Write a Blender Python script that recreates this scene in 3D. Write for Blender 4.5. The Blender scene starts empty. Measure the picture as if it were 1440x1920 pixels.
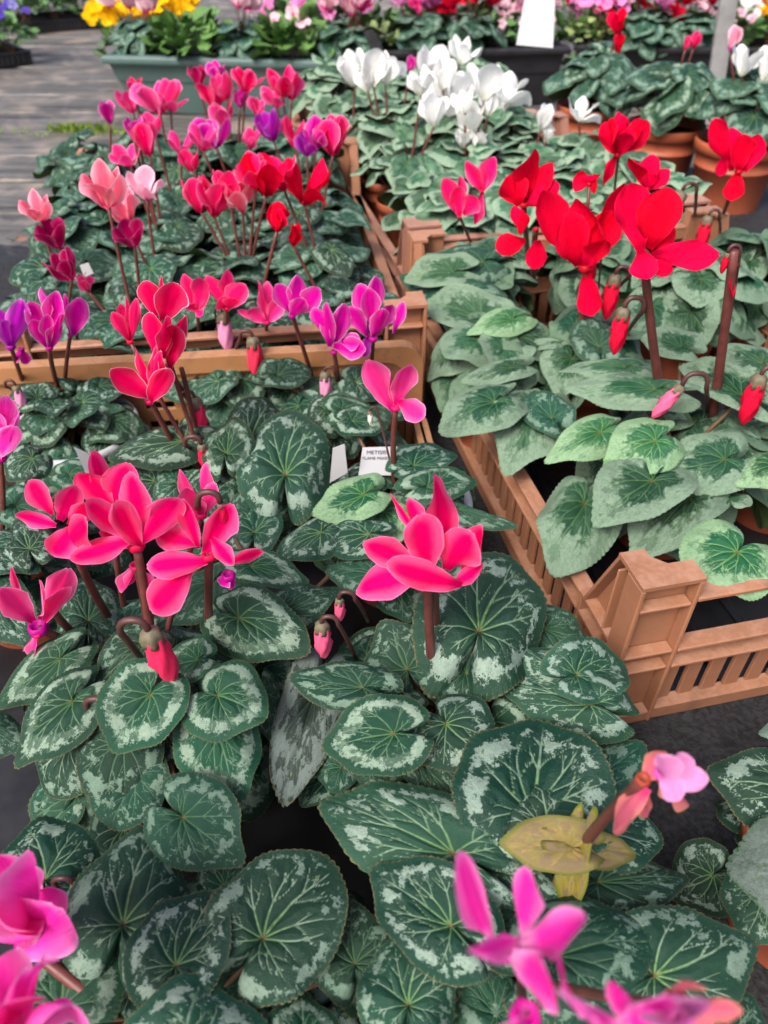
import bpy, math, random
import numpy as np
from mathutils import Vector, Matrix

random.seed(11)
RNG = np.random.default_rng(5)
R = math.radians
sc = bpy.context.scene
col = sc.collection

# ------------------------------------------------------------------ camera, world, sun, exposure
PITCH, FPX, CAMH = R(41.0), 1397.0, 0.48
cd = bpy.data.cameras.new('camera')
cam = bpy.data.objects.new('camera', cd)
col.objects.link(cam)
cam.location = (0, 0, CAMH)
cam.rotation_euler = (R(90) - PITCH, 0, 0)
cd.sensor_fit = 'VERTICAL'
cd.sensor_height = 24.0
cd.lens = 24.0 * FPX / 1920.0
cd.clip_start = 0.02
cd.clip_end = 400
cd.dof.use_dof = True
cd.dof.focus_distance = 0.44
cd.dof.aperture_fstop = cd.lens / 2.7
sc.camera = cam

world = bpy.data.worlds.new('World')
sc.world = world
world.use_nodes = True
wn = world.node_tree
sky = wn.nodes.new('ShaderNodeTexSky')
sky.sky_type = 'NISHITA'
sky.sun_disc = False
SUN_EL, SUN_AZ = R(50), R(216)
sky.sun_elevation = SUN_EL
sky.sun_rotation = SUN_AZ
sky.dust_density = 6.0
sky.air_density = 0.8
sky.ozone_density = 0.6
bg = wn.nodes['Background']
wn.links.new(sky.outputs[0], bg.inputs[0])
bg.inputs[1].default_value = 0.10

sd = bpy.data.lights.new('sun', 'SUN')
sd.energy = 1.5
sd.angle = R(22)
sd.color = (1.0, 0.97, 0.93)
sun = bpy.data.objects.new('sun', sd)
col.objects.link(sun)
# a wide, veiled sun high up behind the camera, a little to the left
_sd = Vector((math.sin(SUN_AZ) * math.cos(SUN_EL), math.cos(SUN_AZ) * math.cos(SUN_EL), math.sin(SUN_EL)))
sun.rotation_euler = _sd.to_track_quat('Z', 'Y').to_euler()
sun.location = (0, 0, 5)

sc.view_settings.view_transform = 'Standard'
sc.view_settings.look = 'None'
sc.view_settings.gamma = 1.0
sc.view_settings.exposure = 1.42
sc.render.engine = 'CYCLES'
sc.cycles.max_bounces = 5
sc.cycles.diffuse_bounces = 3
sc.cycles.use_denoising = True

# ------------------------------------------------------------------ photograph geometry -> world
_F = Vector((0, math.cos(PITCH), -math.sin(PITCH)))
_U = Vector((0, math.sin(PITCH), math.cos(PITCH)))
_R = Vector((1, 0, 0))
CAM = Vector((0, 0, CAMH))


def ray(x, y):
    return _R * ((x - 720) / FPX) + _U * ((960 - y) / FPX) + _F


def at_z(x, y, z):
    d = ray(x, y)
    return CAM + d * ((z - CAMH) / d.z)


def at_y(x, y, Y):
    d = ray(x, y)
    return CAM + d * (Y / d.y)


def depth(P):
    return (P - CAM).dot(_F)


def mpp(P):
    return depth(P) / FPX


# ------------------------------------------------------------------ object helpers
def link(name, data, parent=None):
    o = bpy.data.objects.new(name, data)
    col.objects.link(o)
    if parent is not None:
        o.parent = parent
    return o


def tag(o, label, cat=None, group=None, kind=None):
    o['label'] = label
    if cat:
        o['category'] = cat
    if group:
        o['group'] = group
    if kind:
        o['kind'] = kind
    return o


def empty(name, loc, rz=0.0):
    o = link(name, None)
    o.empty_display_size = 0.02
    o.location = loc
    o.rotation_euler = (0, 0, rz)
    return o


class MB:
    """collects quads and tris of several shaped pieces into one mesh"""

    def __init__(self):
        self.v, self.f, self.smooth = [], [], []

    def add(self, vs, fs, smooth=False):
        n = len(self.v)
        self.v += [tuple(p) for p in vs]
        self.f += [tuple(i + n for i in f) for f in fs]
        self.smooth += [smooth] * len(fs)

    def box(self, x0, x1, y0, y1, z0, z1, bev=0.0012, M=None):
        b = min(bev, (x1 - x0) * .45, (y1 - y0) * .45, (z1 - z0) * .45)
        vs, idx = [], {}
        for sx in (0, 1):
            for sy in (0, 1):
                for sz in (0, 1):
                    c = ((x0, x1)[sx], (y0, y1)[sy], (z0, z1)[sz])
                    s = (b if not sx else -b, b if not sy else -b, b if not sz else -b)
                    for a in range(3):
                        p = [c[k] + (s[k] if k != a else 0) for k in range(3)]
                        idx[sx, sy, sz, a] = len(vs)
                        vs.append(p)
        fs = []
        for a in range(3):
            u, w = [(1, 2), (2, 0), (0, 1)][a]
            for s in (0, 1):
                q = []
                for (i, j) in ((0, 0), (1, 0), (1, 1), (0, 1)):
                    k = [0, 0, 0]
                    k[a], k[u], k[w] = s, i, j
                    q.append(idx[k[0], k[1], k[2], a])
                fs.append(q if s else q[::-1])
        for a in range(3):
            u, w = [(1, 2), (2, 0), (0, 1)][a]
            for i in (0, 1):
                for j in (0, 1):
                    k0, k1 = [0, 0, 0], [0, 0, 0]
                    k0[u] = k1[u] = i
                    k0[w] = k1[w] = j
                    k0[a], k1[a] = 0, 1
                    q = [idx[(*k0, u)], idx[(*k1, u)], idx[(*k1, w)], idx[(*k0, w)]]
                    fs.append(q if (i ^ j) else q[::-1])
        for sx in (0, 1):
            for sy in (0, 1):
                for sz in (0, 1):
                    t = [idx[sx, sy, sz, a] for a in range(3)]
                    fs.append(t if (sx ^ sy ^ sz) else t[::-1])
        if M is not None:
            vs = [M @ Vector(p) for p in vs]
        self.add(vs, fs)
        return self

    def prism(self, poly, a0, a1, axis):
        """poly in the two other axes (cyclic order), extruded along axis a0..a1"""
        n = len(poly)
        vs = []
        for a in (a0, a1):
            for (p, q) in poly:
                vs.append({0: (a, p, q), 1: (q, a, p), 2: (p, q, a)}[axis])
        fs = [tuple(range(n))[::-1], tuple(range(n, 2 * n))]
        fs += [(i, (i + 1) % n, n + (i + 1) % n, n + i) for i in range(n)]
        self.add(vs, fs)
        return self

    def lathe(self, prof, n=32, c=(0, 0, 0), smooth=True, wob=None):
        vs, fs = [], []
        for k, (r, z) in enumerate(prof):
            for i in range(n):
                a = 2 * math.pi * i / n
                rr = r * (1 + (wob(a, k) if wob else 0))
                vs.append((c[0] + rr * math.cos(a), c[1] + rr * math.sin(a), c[2] + z))
        for k in range(len(prof) - 1):
            for i in range(n):
                j = (i + 1) % n
                fs.append((k * n + i, k * n + j, (k + 1) * n + j, (k + 1) * n + i))
        self.add(vs, fs, smooth)
        return self

    def tube(self, pts, rad, n=7, smooth=True):
        P = [Vector(p) for p in pts]
        vs, fs = [], []
        ref = None
        for k, p in enumerate(P):
            d = (P[min(k + 1, len(P) - 1)] - P[max(k - 1, 0)]).normalized()
            if ref is None:
                ref = Vector((1, 0, 0)) if abs(d.x) < .8 else Vector((0, 1, 0))
            u = (ref - d * ref.dot(d)).normalized()
            ref = u
            w = d.cross(u)
            r = rad[k] if isinstance(rad, (list, tuple)) else rad
            for i in range(n):
                a = 2 * math.pi * i / n
                vs.append(p + (u * math.cos(a) + w * math.sin(a)) * r)
        for k in range(len(P) - 1):
            for i in range(n):
                j = (i + 1) % n
                fs.append((k * n + i, k * n + j, (k + 1) * n + j, (k + 1) * n + i))
        fs.append(tuple(range(n))[::-1])
        fs.append(tuple(range((len(P) - 1) * n, len(P) * n)))
        self.add(vs, fs, smooth)
        return self

    def mesh(self, name, mat):
        me = bpy.data.meshes.new(name)
        me.from_pydata(self.v, [], self.f)
        me.polygons.foreach_set('use_smooth', self.smooth)
        me.materials.append(mat)
        me.update()
        return me

    def build(self, name, mat, parent=None):
        return link(name, self.mesh(name, mat), parent)


# ------------------------------------------------------------------ material helpers
class NT:
    def __init__(self, name):
        self.m = bpy.data.materials.new(name)
        self.m.use_nodes = True
        self.t = self.m.node_tree
        self.p = self.t.nodes['Principled BSDF']
        self.out = self.t.nodes['Material Output']

    def n(self, typ, _p=None, **inp):
        nd = self.t.nodes.new('ShaderNode' + typ)
        for k, v in (_p or {}).items():
            setattr(nd, k, v)
        for k, v in inp.items():
            key = int(k[1:]) if k[0] == 'i' and k[1:].isdigit() else k.replace('_', ' ')
            self.set(nd.inputs[key], v)
        return nd

    def set(self, sock, v):
        if isinstance(v, bpy.types.NodeSocket):
            self.t.links.new(v, sock)
        elif isinstance(v, bpy.types.Node):
            self.t.links.new(v.outputs[0], sock)
        else:
            if isinstance(v, (tuple, list)) and len(v) == 3 and sock.type == 'RGBA':
                v = (*v, 1.0)
            sock.default_value = v

    def math(self, op, a, b=0.0, c=0.0):
        return self.n('Math', {'operation': op}, i0=a, i1=b, i2=c).outputs[0]

    def ramp(self, v, a, b, lo=0.0, hi=1.0):
        return self.n('MapRange', {'interpolation_type': 'SMOOTHSTEP'}, Value=v, From_Min=a, From_Max=b, To_Min=lo, To_Max=hi).outputs[0]

    def mix(self, f, a, b, mode='MIX'):
        nd = self.n('Mix', {'data_type': 'RGBA', 'blend_type': mode})
        self.set(nd.inputs[0], f)
        self.set(nd.inputs[6], a)
        self.set(nd.inputs[7], b)
        return nd.outputs[2]

    def noise(self, vec, scale, detail=3.0, rough=0.55, dist=0.0):
        nd = self.n('TexNoise', Scale=scale, Detail=detail, Roughness=rough, Distortion=dist)
        if vec is not None:
            self.set(nd.inputs['Vector'], vec)
        return nd.outputs['Fac']

    def bump(self, h, strength=0.3, dist=0.002):
        self.set(self.p.inputs['Normal'], self.n('Bump', Strength=strength, Distance=dist, Height=h))

    def base(self, c, rough=None, spec=None):
        self.set(self.p.inputs['Base Color'], c)
        if rough is not None:
            self.set(self.p.inputs['Roughness'], rough)
        if spec is not None:
            self.p.inputs['Specular IOR Level'].default_value = spec
        return self


def objco(t):
    return t.n('TexCoord').outputs['Object']


def translucent(t, color, amount):
    tr = t.n('BsdfTranslucent', Color=color)
    mx = t.n('MixShader', i0=amount, i1=t.p.outputs[0], i2=tr)
    t.t.links.new(mx.outputs[0], t.out.inputs['Surface'])


def leaf_material(name, dark, silver, vein, rim, b0, b1, patch, vein_amt, inner_rag=0.30, cover=0.48, edge=(.16, .12, .05), rough=.48, spread=.0, mott=.72):
    t = NT(name)
    at = t.n('Attribute', {'attribute_name': 'lf'})
    sep = t.n('SeparateColor', Color=at.outputs['Color'])
    rad, ven, vd = sep.outputs[0], sep.outputs[1], sep.outputs[2]
    rnd = t.n('ObjectInfo').outputs['Random']
    off = t.n('CombineXYZ', X=t.math('MULTIPLY', rnd, 91.0), Y=t.math('MULTIPLY', rnd, 47.0), Z=t.math('MULTIPLY', rnd, 23.0))
    co = t.n('VectorMath', {'operation': 'ADD'}, i0=objco(t), i1=off.outputs[0]).outputs[0]
    n1 = t.noise(co, 3.6, 2)
    n2 = t.noise(co, 17, 4, .65)
    n3 = t.noise(co, 60, 3, .7)
    # ragged ring of silver between the dark heart and the green rim
    a = t.math('ADD', rad, t.math('MULTIPLY', t.math('SUBTRACT', n1, .5), inner_rag))
    a = t.math('ADD', a, t.math('MULTIPLY', t.math('SUBTRACT', n2, .5), inner_rag * .9))
    a = t.math('SUBTRACT', a, t.math('MULTIPLY', t.math('SUBTRACT', ven, .3), .10))
    a = t.math('ADD', a, t.math('MULTIPLY', t.math('SUBTRACT', vd, .5), spread))
    inn = t.ramp(a, b0, b0 + (.07 if spread == 0 else .16))
    a2 = t.math('ADD', rad, t.math('MULTIPLY', t.math('SUBTRACT', n2, .5), .42))
    a2 = t.math('ADD', a2, t.math('MULTIPLY', t.math('SUBTRACT', n3, .5), .12))
    out = t.ramp(a2, b1, b1 + .05, 1.0, 0.0)
    n4 = t.noise(t.n('VectorMath', {'operation': 'ADD'}, i0=co, i1=(7.3, 1.1, 4.2)).outputs[0], 6.5, 3, .6)
    pm = t.ramp(t.math('ADD', t.math('ADD', n4, t.math('MULTIPLY', vd, .26)), t.math('MULTIPLY', t.math('SUBTRACT', n3, .5), .34)), cover + .06, cover + .11)
    pm = t.math('ADD', t.math('MULTIPLY', pm, patch), 1.0 - patch)
    s = t.math('MULTIPLY', t.math('MULTIPLY', inn, out), pm)
    s = t.math('MULTIPLY', s, t.math('MULTIPLY', t.ramp(n3, .25, .55, mott, 1.0), t.ramp(n2, .3, .62, mott, 1.0)))
    rimm = t.ramp(rad, .86, .97)
    g = t.mix(rimm, dark, rim)
    g = t.mix(t.ramp(n1, .3, .7), g, t.mix(.35, g, rim))
    # per-leaf change of tone
    hv = t.n('HueSaturation', Hue=t.math('ADD', .485, t.math('MULTIPLY', rnd, .03)), Saturation=t.math('ADD', .98, t.math('MULTIPLY', rnd, .3)),
             Value=t.ramp(t.math('FRACT', t.math('MULTIPLY', rnd, 7.31)), 0, 1, .62, 1.12), Color=g).outputs[0]
    c = t.mix(s, hv, silver)
    vc = t.mix(t.ramp(rad, .1, .55), (vein[0] * .62, vein[1] * .8, vein[2] * .42), vein)
    vf = t.math('MULTIPLY', t.math('MULTIPLY', t.ramp(ven, .22, .8), t.ramp(n2, .25, .6, vein_amt * .45, vein_amt * 1.15)), t.ramp(rad, .98, .8, .0, 1.0))
    c = t.mix(vf, c, vc)
    c = t.mix(t.math('MULTIPLY', t.math('MULTIPLY', t.ramp(rad, .972, .992), t.ramp(n3, .46, .56)), .8), c, edge)
    c = t.mix(t.math('MULTIPLY', t.ramp(rad, .06, .015), .7), c, (.16, .05, .03))
    t.base(c, t.ramp(n2, .3, .7, rough - .10, rough + .08), .24)
    h = t.math('ADD', t.math('MULTIPLY', n2, .5), t.math('MULTIPLY', n3, .5))
    t.bump(h, .35, .02)
    translucent(t, t.mix(.5, c, (.10, .25, .04)), .10)
    return t.m


def petal_material(name, main, edge, base, streak, edge_w=.90, trans=.42, rim_strength=.7, soft=.25):
    t = NT(name)
    at = t.n('Attribute', {'attribute_name': 'pt'})
    sep = t.n('SeparateColor', Color=at.outputs['Color'])
    e, s = sep.outputs[0], sep.outputs[1]
    rnd = t.n('ObjectInfo').outputs['Random']
    co = t.n('VectorMath', {'operation': 'MULTIPLY'}, i0=objco(t), i1=(44, 3.0, 2.0)).outputs[0]
    co = t.n('VectorMath', {'operation': 'ADD'}, i0=co, i1=t.n('CombineXYZ', X=t.math('MULTIPLY', rnd, 60.0)).outputs[0]).outputs[0]
    n1 = t.noise(co, 1.0, 3, .6)
    n2 = t.noise(objco(t), 4.0, 3, .6)
    c = t.mix(t.ramp(n1, .32, .68, 0, .5), main, streak)
    c = t.mix(t.math('MULTIPLY', t.ramp(e, .25, .95), soft), c, edge)
    c = t.mix(t.ramp(t.math('ADD', s, t.math('MULTIPLY', t.math('SUBTRACT', n1, .5), .12)), .30, .04), c, base)
    ee = t.math('ADD', e, t.math('MULTIPLY', t.math('SUBTRACT', n2, .5), .08))
    c = t.mix(t.math('MULTIPLY', t.ramp(ee, edge_w, .985), rim_strength), c, edge)
    hv = t.n('HueSaturation', Hue=t.ramp(rnd, 0, 1, .4965, .5025), Value=t.ramp(t.math('FRACT', t.math('MULTIPLY', rnd, 5.7)), 0, 1, .86, 1.08), Color=c).outputs[0]
    t.base(hv, .65, .03)
    t.bump(t.math('ADD', n1, t.math('MULTIPLY', n2, .8)), .25, .025)
    translucent(t, hv, trans)
    return t.m


def plain(name, c, rough=.5, spec=.4, var=.25, scale=40, bump=.15, dist=.001):
    t = NT(name)
    co = objco(t)
    n = t.noise(co, scale, 4, .6)
    n2 = t.noise(co, scale * .12, 3, .6)
    f = t.math('ADD', t.math('MULTIPLY', n, .5), t.math('MULTIPLY', n2, .5))
    lo = tuple(x * (1 - var) for x in c)
    hi = tuple(min(1, x * (1 + var)) for x in c)
    t.base(t.mix(t.ramp(f, .3, .7), lo, hi), t.ramp(n, .3, .7, rough - .08, rough + .08), spec)
    t.bump(n, bump, dist)
    return t.m


M = {}
# leaf kinds:                       dark heart           silver              veins              green rim
M['leaf_marbled'] = leaf_material('leaf_marbled', (.015, .048, .030), (.225, .310, .250), (.22, .325, .225), (.020, .060, .038), .60, .83, .97, .62, cover=.54)
M['leaf_ring'] = leaf_material('leaf_ring', (.015, .052, .030), (.215, .305, .230), (.17, .28, .18), (.021, .064, .037), .60, .82, .75, .50, cover=.49)
M['leaf_green'] = leaf_material('leaf_green', (.016, .050, .031), (.135, .215, .160), (.12, .21, .145), (.020, .056, .037), .55, .86, 1.0, .50, cover=.55)
M['leaf_veined'] = leaf_material('leaf_veined', (.016, .049, .031), (.180, .260, .200), (.24, .34, .25), (.021, .058, .038), .66, .88, 1.0, .75, cover=.60)
M['leaf_silver'] = leaf_material('leaf_silver', (.011, .050, .026), (.165, .245, .170), (.10, .19, .10), (.075, .145, .085), .46, 1.10, .45, .55, inner_rag=.50, cover=.44, edge=(.10, .15, .09), spread=.26, mott=.62, rough=.46)
M['leaf_silver_dark'] = leaf_material('leaf_silver_dark', (.011, .046, .025), (.110, .180, .115), (.10, .19, .11), (.05, .11, .06), .50, 1.05, .6, .6, inner_rag=.5, cover=.46, edge=(.10, .15, .09), spread=.26, mott=.62, rough=.46)
M['leaf_silver_bright'] = leaf_material('leaf_silver_bright', (.022, .085, .042), (.210, .335, .190), (.20, .33, .16), (.06, .16, .06), .47, 1.00, .45, .65, inner_rag=.46, cover=.44, edge=(.10, .16, .07), spread=.26, mott=.62, rough=.42)
M['leaf_frost'] = leaf_material('leaf_frost', (.02, .06, .038), (.125, .160, .140), (.1, .18, .1), (.03, .08, .04), .30, .97, .55, .1, inner_rag=.3, cover=.36, mott=.5, edge=(.05, .1, .05))
M['leaf_margin'] = leaf_material('leaf_margin', (.022, .078, .044), (0.211, 0.307, 0.216), (.10, .19, .11), (.26, .36, .24), .68, 1.3, .35, .45, inner_rag=.34, cover=.42, edge=(.24, .32, .2), spread=.2, mott=.6, rough=.5)
M['leaf_far'] = leaf_material('leaf_far', (.013, .048, .034), (.15, .24, .185), (.14, .24, .165), (.03, .08, .05), .58, .88, .85, .6, cover=.50)
M['leaf_yellow'] = leaf_material('leaf_yellow', (.24, .19, .055), (.17, .125, .07), (.30, .24, .11), (.11, .13, .03), .40, .85, .85, .5, cover=.5, edge=(.10, .05, .025), rough=.65)
M['leaf_dull'] = leaf_material('leaf_dull', (.030, .048, .042), (.13, .17, .155), (.09, .13, .11), (.026, .05, .038), .35, .95, .9, .5, cover=.48)
t = NT('leaf_underside')
co = objco(t)
n = t.noise(co, 9, 4)
t.base(t.mix(n, (.07, .13, .045), (.13, .19, .075)), .6, .25)
translucent(t, (.1, .22, .04), .18)
M['leaf_underside'] = t.m

M['hotpink'] = petal_material('petal_hot_pink', (.95, .001, .135), (.98, .26, .50), (.55, .0, .09), (.80, .0, .12), soft=.36)
M['crimson'] = petal_material('petal_crimson', (.80, .001, .095), (.98, .55, .72), (.42, .0, .06), (.66, .002, .085), edge_w=.92, soft=.06, rim_strength=.85)
M['scarlet'] = petal_material('petal_scarlet', (.80, .001, .036), (.85, .02, .09), (.36, .0, .015), (.60, .001, .028), soft=.1, rim_strength=.35, trans=.3)
M['coral'] = petal_material('petal_coral', (.95, .008, .16), (.98, .36, .60), (.6, .002, .07), (.80, .01, .13), soft=.16)
M['rose'] = petal_material('petal_rose', (.92, .025, .235), (.98, .50, .74), (.60, .003, .13), (.92, .05, .27), soft=.22)
M['magenta'] = petal_material('petal_magenta', (.72, .002, .33), (.95, .60, .84), (.34, .0, .18), (.60, .01, .32), edge_w=.91, soft=.14, rim_strength=.85)
M['violet'] = petal_material('petal_violet', (.48, .006, .44), (.85, .42, .78), (.26, .0, .24), (.55, .02, .5), edge_w=.92, soft=.2)
M['fuchsia'] = petal_material('petal_fuchsia', (.95, .025, .42), (.98, .42, .76), (.88, .30, .60), (.96, .06, .50), edge_w=.86, soft=.36)
M['pink'] = petal_material('petal_pink', (.92, .10, .20), (.97, .55, .64), (.80, .02, .13), (.94, .22, .32), soft=.6)
M['palepink'] = petal_material('petal_pale_pink', (.93, .32, .46), (.97, .70, .80), (.55, .01, .3), (.93, .42, .56), soft=.6)
M['plum'] = petal_material('petal_plum', (.36, .0, .07), (.86, .22, .45), (.5, .004, .12), (.42, .003, .09), edge_w=.86, soft=.18)
M['white'] = petal_material('petal_white', (.92, .92, .90), (.94, .94, .92), (.72, .74, .62), (.88, .89, .88), soft=.2, trans=.38)
M['bicolor'] = petal_material('petal_bicolor', (.9, .62, .70), (.93, .8, .84), (.72, .02, .22), (.9, .4, .55), soft=.3)
M['lilac'] = petal_material('petal_lilac', (.80, .25, .55), (.85, .42, .68), (.6, .1, .4), (.8, .32, .6), soft=.3)
M['darkred'] = petal_material('petal_dark_red', (.52, .002, .02), (.6, .02, .05), (.3, .0, .01), (.56, .004, .03), soft=.2, rim_strength=.3)
M['yellow'] = petal_material('petal_yellow', (.90, .52, .005), (.93, .6, .03), (.8, .3, .0), (.92, .58, .01), soft=.3)
M['orange'] = petal_material('petal_orange', (.88, .25, .01), (.9, .35, .04), (.7, .1, .0), (.9, .3, .01), soft=.3)
M['blueviola'] = petal_material('petal_viola_blue', (.085, .045, .40), (.2, .16, .55), (.03, .01, .12), (.12, .07, .45), soft=.3)
M['paleviola'] = petal_material('petal_viola_pale', (.30, .28, .70), (.55, .55, .85), (.1, .06, .4), (.35, .33, .72), soft=.4)
M['withered'] = petal_material('petal_withered', (.55, .11, .15), (.58, .26, .15), (.6, .04, .14), (.70, .14, .24), soft=.4, trans=.2)

M['stem'] = plain('stem_red_brown', (.105, .030, .026), .45, .35, .35, 120, .2, .0005)
M['stem_dark'] = plain('stem_dark', (.06, .024, .022), .45, .35, .3, 120, .2, .0005)
M['stalk'] = plain('leaf_stalk', (.10, .055, .03), .5, .3, .3, 90, .2, .0005)
M['calyx'] = plain('calyx', (.11, .095, .06), .55, .3, .4, 200, .2, .0005)
M['anther'] = plain('anther', (.10, .025, .03), .6, .2, .3, 200)
M['terracotta'] = plain('pot_terracotta_plastic', (.30, .075, .035), .45, .4, .18, 25, .1, .0008)
M['greypot'] = plain('pot_grey_plastic', (.34, .36, .38), .4, .4, .1, 25, .05, .0005)
M['blackplastic'] = plain('black_plastic', (.012, .012, .014), .4, .45, .3, 40, .15, .001)
M['greenplastic'] = plain('planter_green_plastic', (.060, .105, .098), .5, .4, .12, 18, .1, .0006)
M['soil'] = plain('soil_peat', (.020, .013, .009), .9, .1, .6, 160, 1.0, .006)
M['grass'] = plain('blade_green', (.10, .20, .035), .5, .3, .35, 8, .1, .0005)
M['blade'] = plain('strap_leaf_green', (.085, .18, .045), .5, .3, .3, 10, .1, .0005)
M['foliage'] = plain('bedding_foliage', (.075, .17, .05), .55, .3, .45, 22, .2, .001)
M['ivy'] = plain('variegated_foliage', (.20, .27, .10), .55, .3, .55, 70, .2, .001)
M['tagwhite'] = plain('label_white', (.34, .35, .36), .4, .4, .03, 20, .02, .0005)
M['signwhite'] = plain('sign_white', (.60, .61, .645), .35, .4, .02, 8, .02, .0005)
M['ink'] = plain('label_ink', (.06, .06, .07), .6, .2, .1, 20)
M['metal'] = plain('stake_grey_metal', (.22, .22, .22), .45, .5, .25, 30, .1, .0006)
M['deadleaf'] = plain('dead_leaf', (.20, .10, .07), .7, .2, .4, 60)


def crate_material(name, c):
    t = NT(name)
    co = objco(t)
    n = t.noise(co, 55, 5, .65)
    n2 = t.noise(co, 9, 4, .6)
    n3 = t.noise(co, 260, 2, .5)
    cc = t.mix(t.ramp(n2, .3, .72), tuple(x * .84 for x in c), tuple(x * 1.14 for x in c))
    # uneven paler tone on upward faces of the plastic, and fine specks
    up = t.n('SeparateXYZ', Vector=t.n('NewGeometry').outputs['Normal']).outputs[2]
    sc_ = t.math('MULTIPLY', t.ramp(up, .5, .95), t.ramp(t.math('ADD', t.math('MULTIPLY', n, .6), t.math('MULTIPLY', n3, .4)), .40, .62, .12, .75))
    cc = t.mix(t.math('MULTIPLY', sc_, .55), cc, (.38, .235, .17))
    cc = t.mix(t.math('MULTIPLY', t.ramp(n3, .73, .78), .8), cc, (.05, .025, .015))
    n4 = t.noise(co, 22, 5, .7, .5)
    cc = t.mix(t.math('MULTIPLY', t.ramp(n4, .54, .72), .45), cc, (.10, .058, .038))
    t.base(cc, t.ramp(n, .3, .7, .42, .62), .4)
    t.bump(t.math('ADD', t.math('MULTIPLY', n, .6), t.math('MULTIPLY', n3, .4)), .25, .0008)
    return t.m


M['crate'] = crate_material('crate_brown_plastic', (.265, .117, .063))
M['crate_tan'] = crate_material('crate_tan_plastic', (.30, .140, .057))
M['crate_pink'] = crate_material('crate_pinkish_plastic', (.27, .126, .090))


def wood_material():
    t = NT('weathered_board')
    co = t.n('VectorMath', {'operation': 'MULTIPLY'}, i0=objco(t), i1=(2.2, 34, 34)).outputs[0]
    rnd = t.n('ObjectInfo').outputs['Random']
    co = t.n('VectorMath', {'operation': 'ADD'}, i0=co, i1=t.n('CombineXYZ', X=t.math('MULTIPLY', rnd, 40.0), Y=t.math('MULTIPLY', rnd, 17.0)).outputs[0]).outputs[0]
    g = t.noise(co, 1.0, 6, .7, .6)
    g2 = t.noise(objco(t), 5.0, 4, .6, .4)
    g3 = t.noise(objco(t), 1.6, 3, .5)
    c = t.mix(t.ramp(g, .28, .72), (.018, .017, .018), (.150, .142, .136))
    c = t.mix(t.math('MULTIPLY', t.ramp(g2, .5, .66), .75), c, (.27, .215, .17))
    c = t.mix(t.math('MULTIPLY', t.ramp(g3, .5, .75), .5), c, (.040, .040, .032))
    t.base(c, t.ramp(g2, .35, .65, .75, .38), .4)
    t.bump(g, .8, .004)
    return t.m


M['wood'] = wood_material()


def mat_material():
    t = NT('ground_black_matting')
    co = objco(t)
    n = t.noise(co, 240, 3, .6)
    n2 = t.noise(co, 7, 5, .65)
    n3 = t.noise(co, 42, 4, .7)
    c = t.mix(t.ramp(n, .3, .7), (.008, .008, .009), (.026, .026, .028))
    c = t.mix(t.math('MULTIPLY', t.ramp(n2, .5, .75), t.ramp(n3, .45, .65)), c, (.055, .050, .046))
    t.base(c, t.ramp(n2, .35, .65, .75, .5), .3)
    t.bump(n, .6, .002)
    return t.m


M['matting'] = mat_material()
M['earth'] = plain('ground_grey_earth', (.10, .095, .088), .85, .2, .3, 12, .4, .004)
M['moss'] = plain('moss_green', (.10, .16, .02), .8, .2, .4, 60)

# ------------------------------------------------------------------ leaf and petal meshes
def leaf_outline(th, k, rs):
    """radius of the heart-shaped blade at angle th from the tip direction"""
    a = np.abs(np.degrees(th))
    tipx = k['tip']
    xs = [0, 10, 25, 45, 70, 95, 120, 145, 160, 170, 176, 180]
    ys = [1.0, .945 - .06 * tipx, .86 - .065 * tipx, .775 - .03 * tipx, .69, .63, .59, .56, .52, .40, .20, .03]
    r = np.interp(a, xs, ys)
    # smooth the table a little
    for d in (3, 6):
        r = .5 * r + .25 * np.interp(np.abs(a - d), xs, ys) + .25 * np.interp(np.minimum(a + d, 180), xs, ys)
    r = r * (1 + k['asym'] * np.sin(th)) * (1 + .018 * np.sin(5 * th + k['ph']) + .012 * np.sin(9 * th + 2 * k['ph']))
    return r


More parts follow.
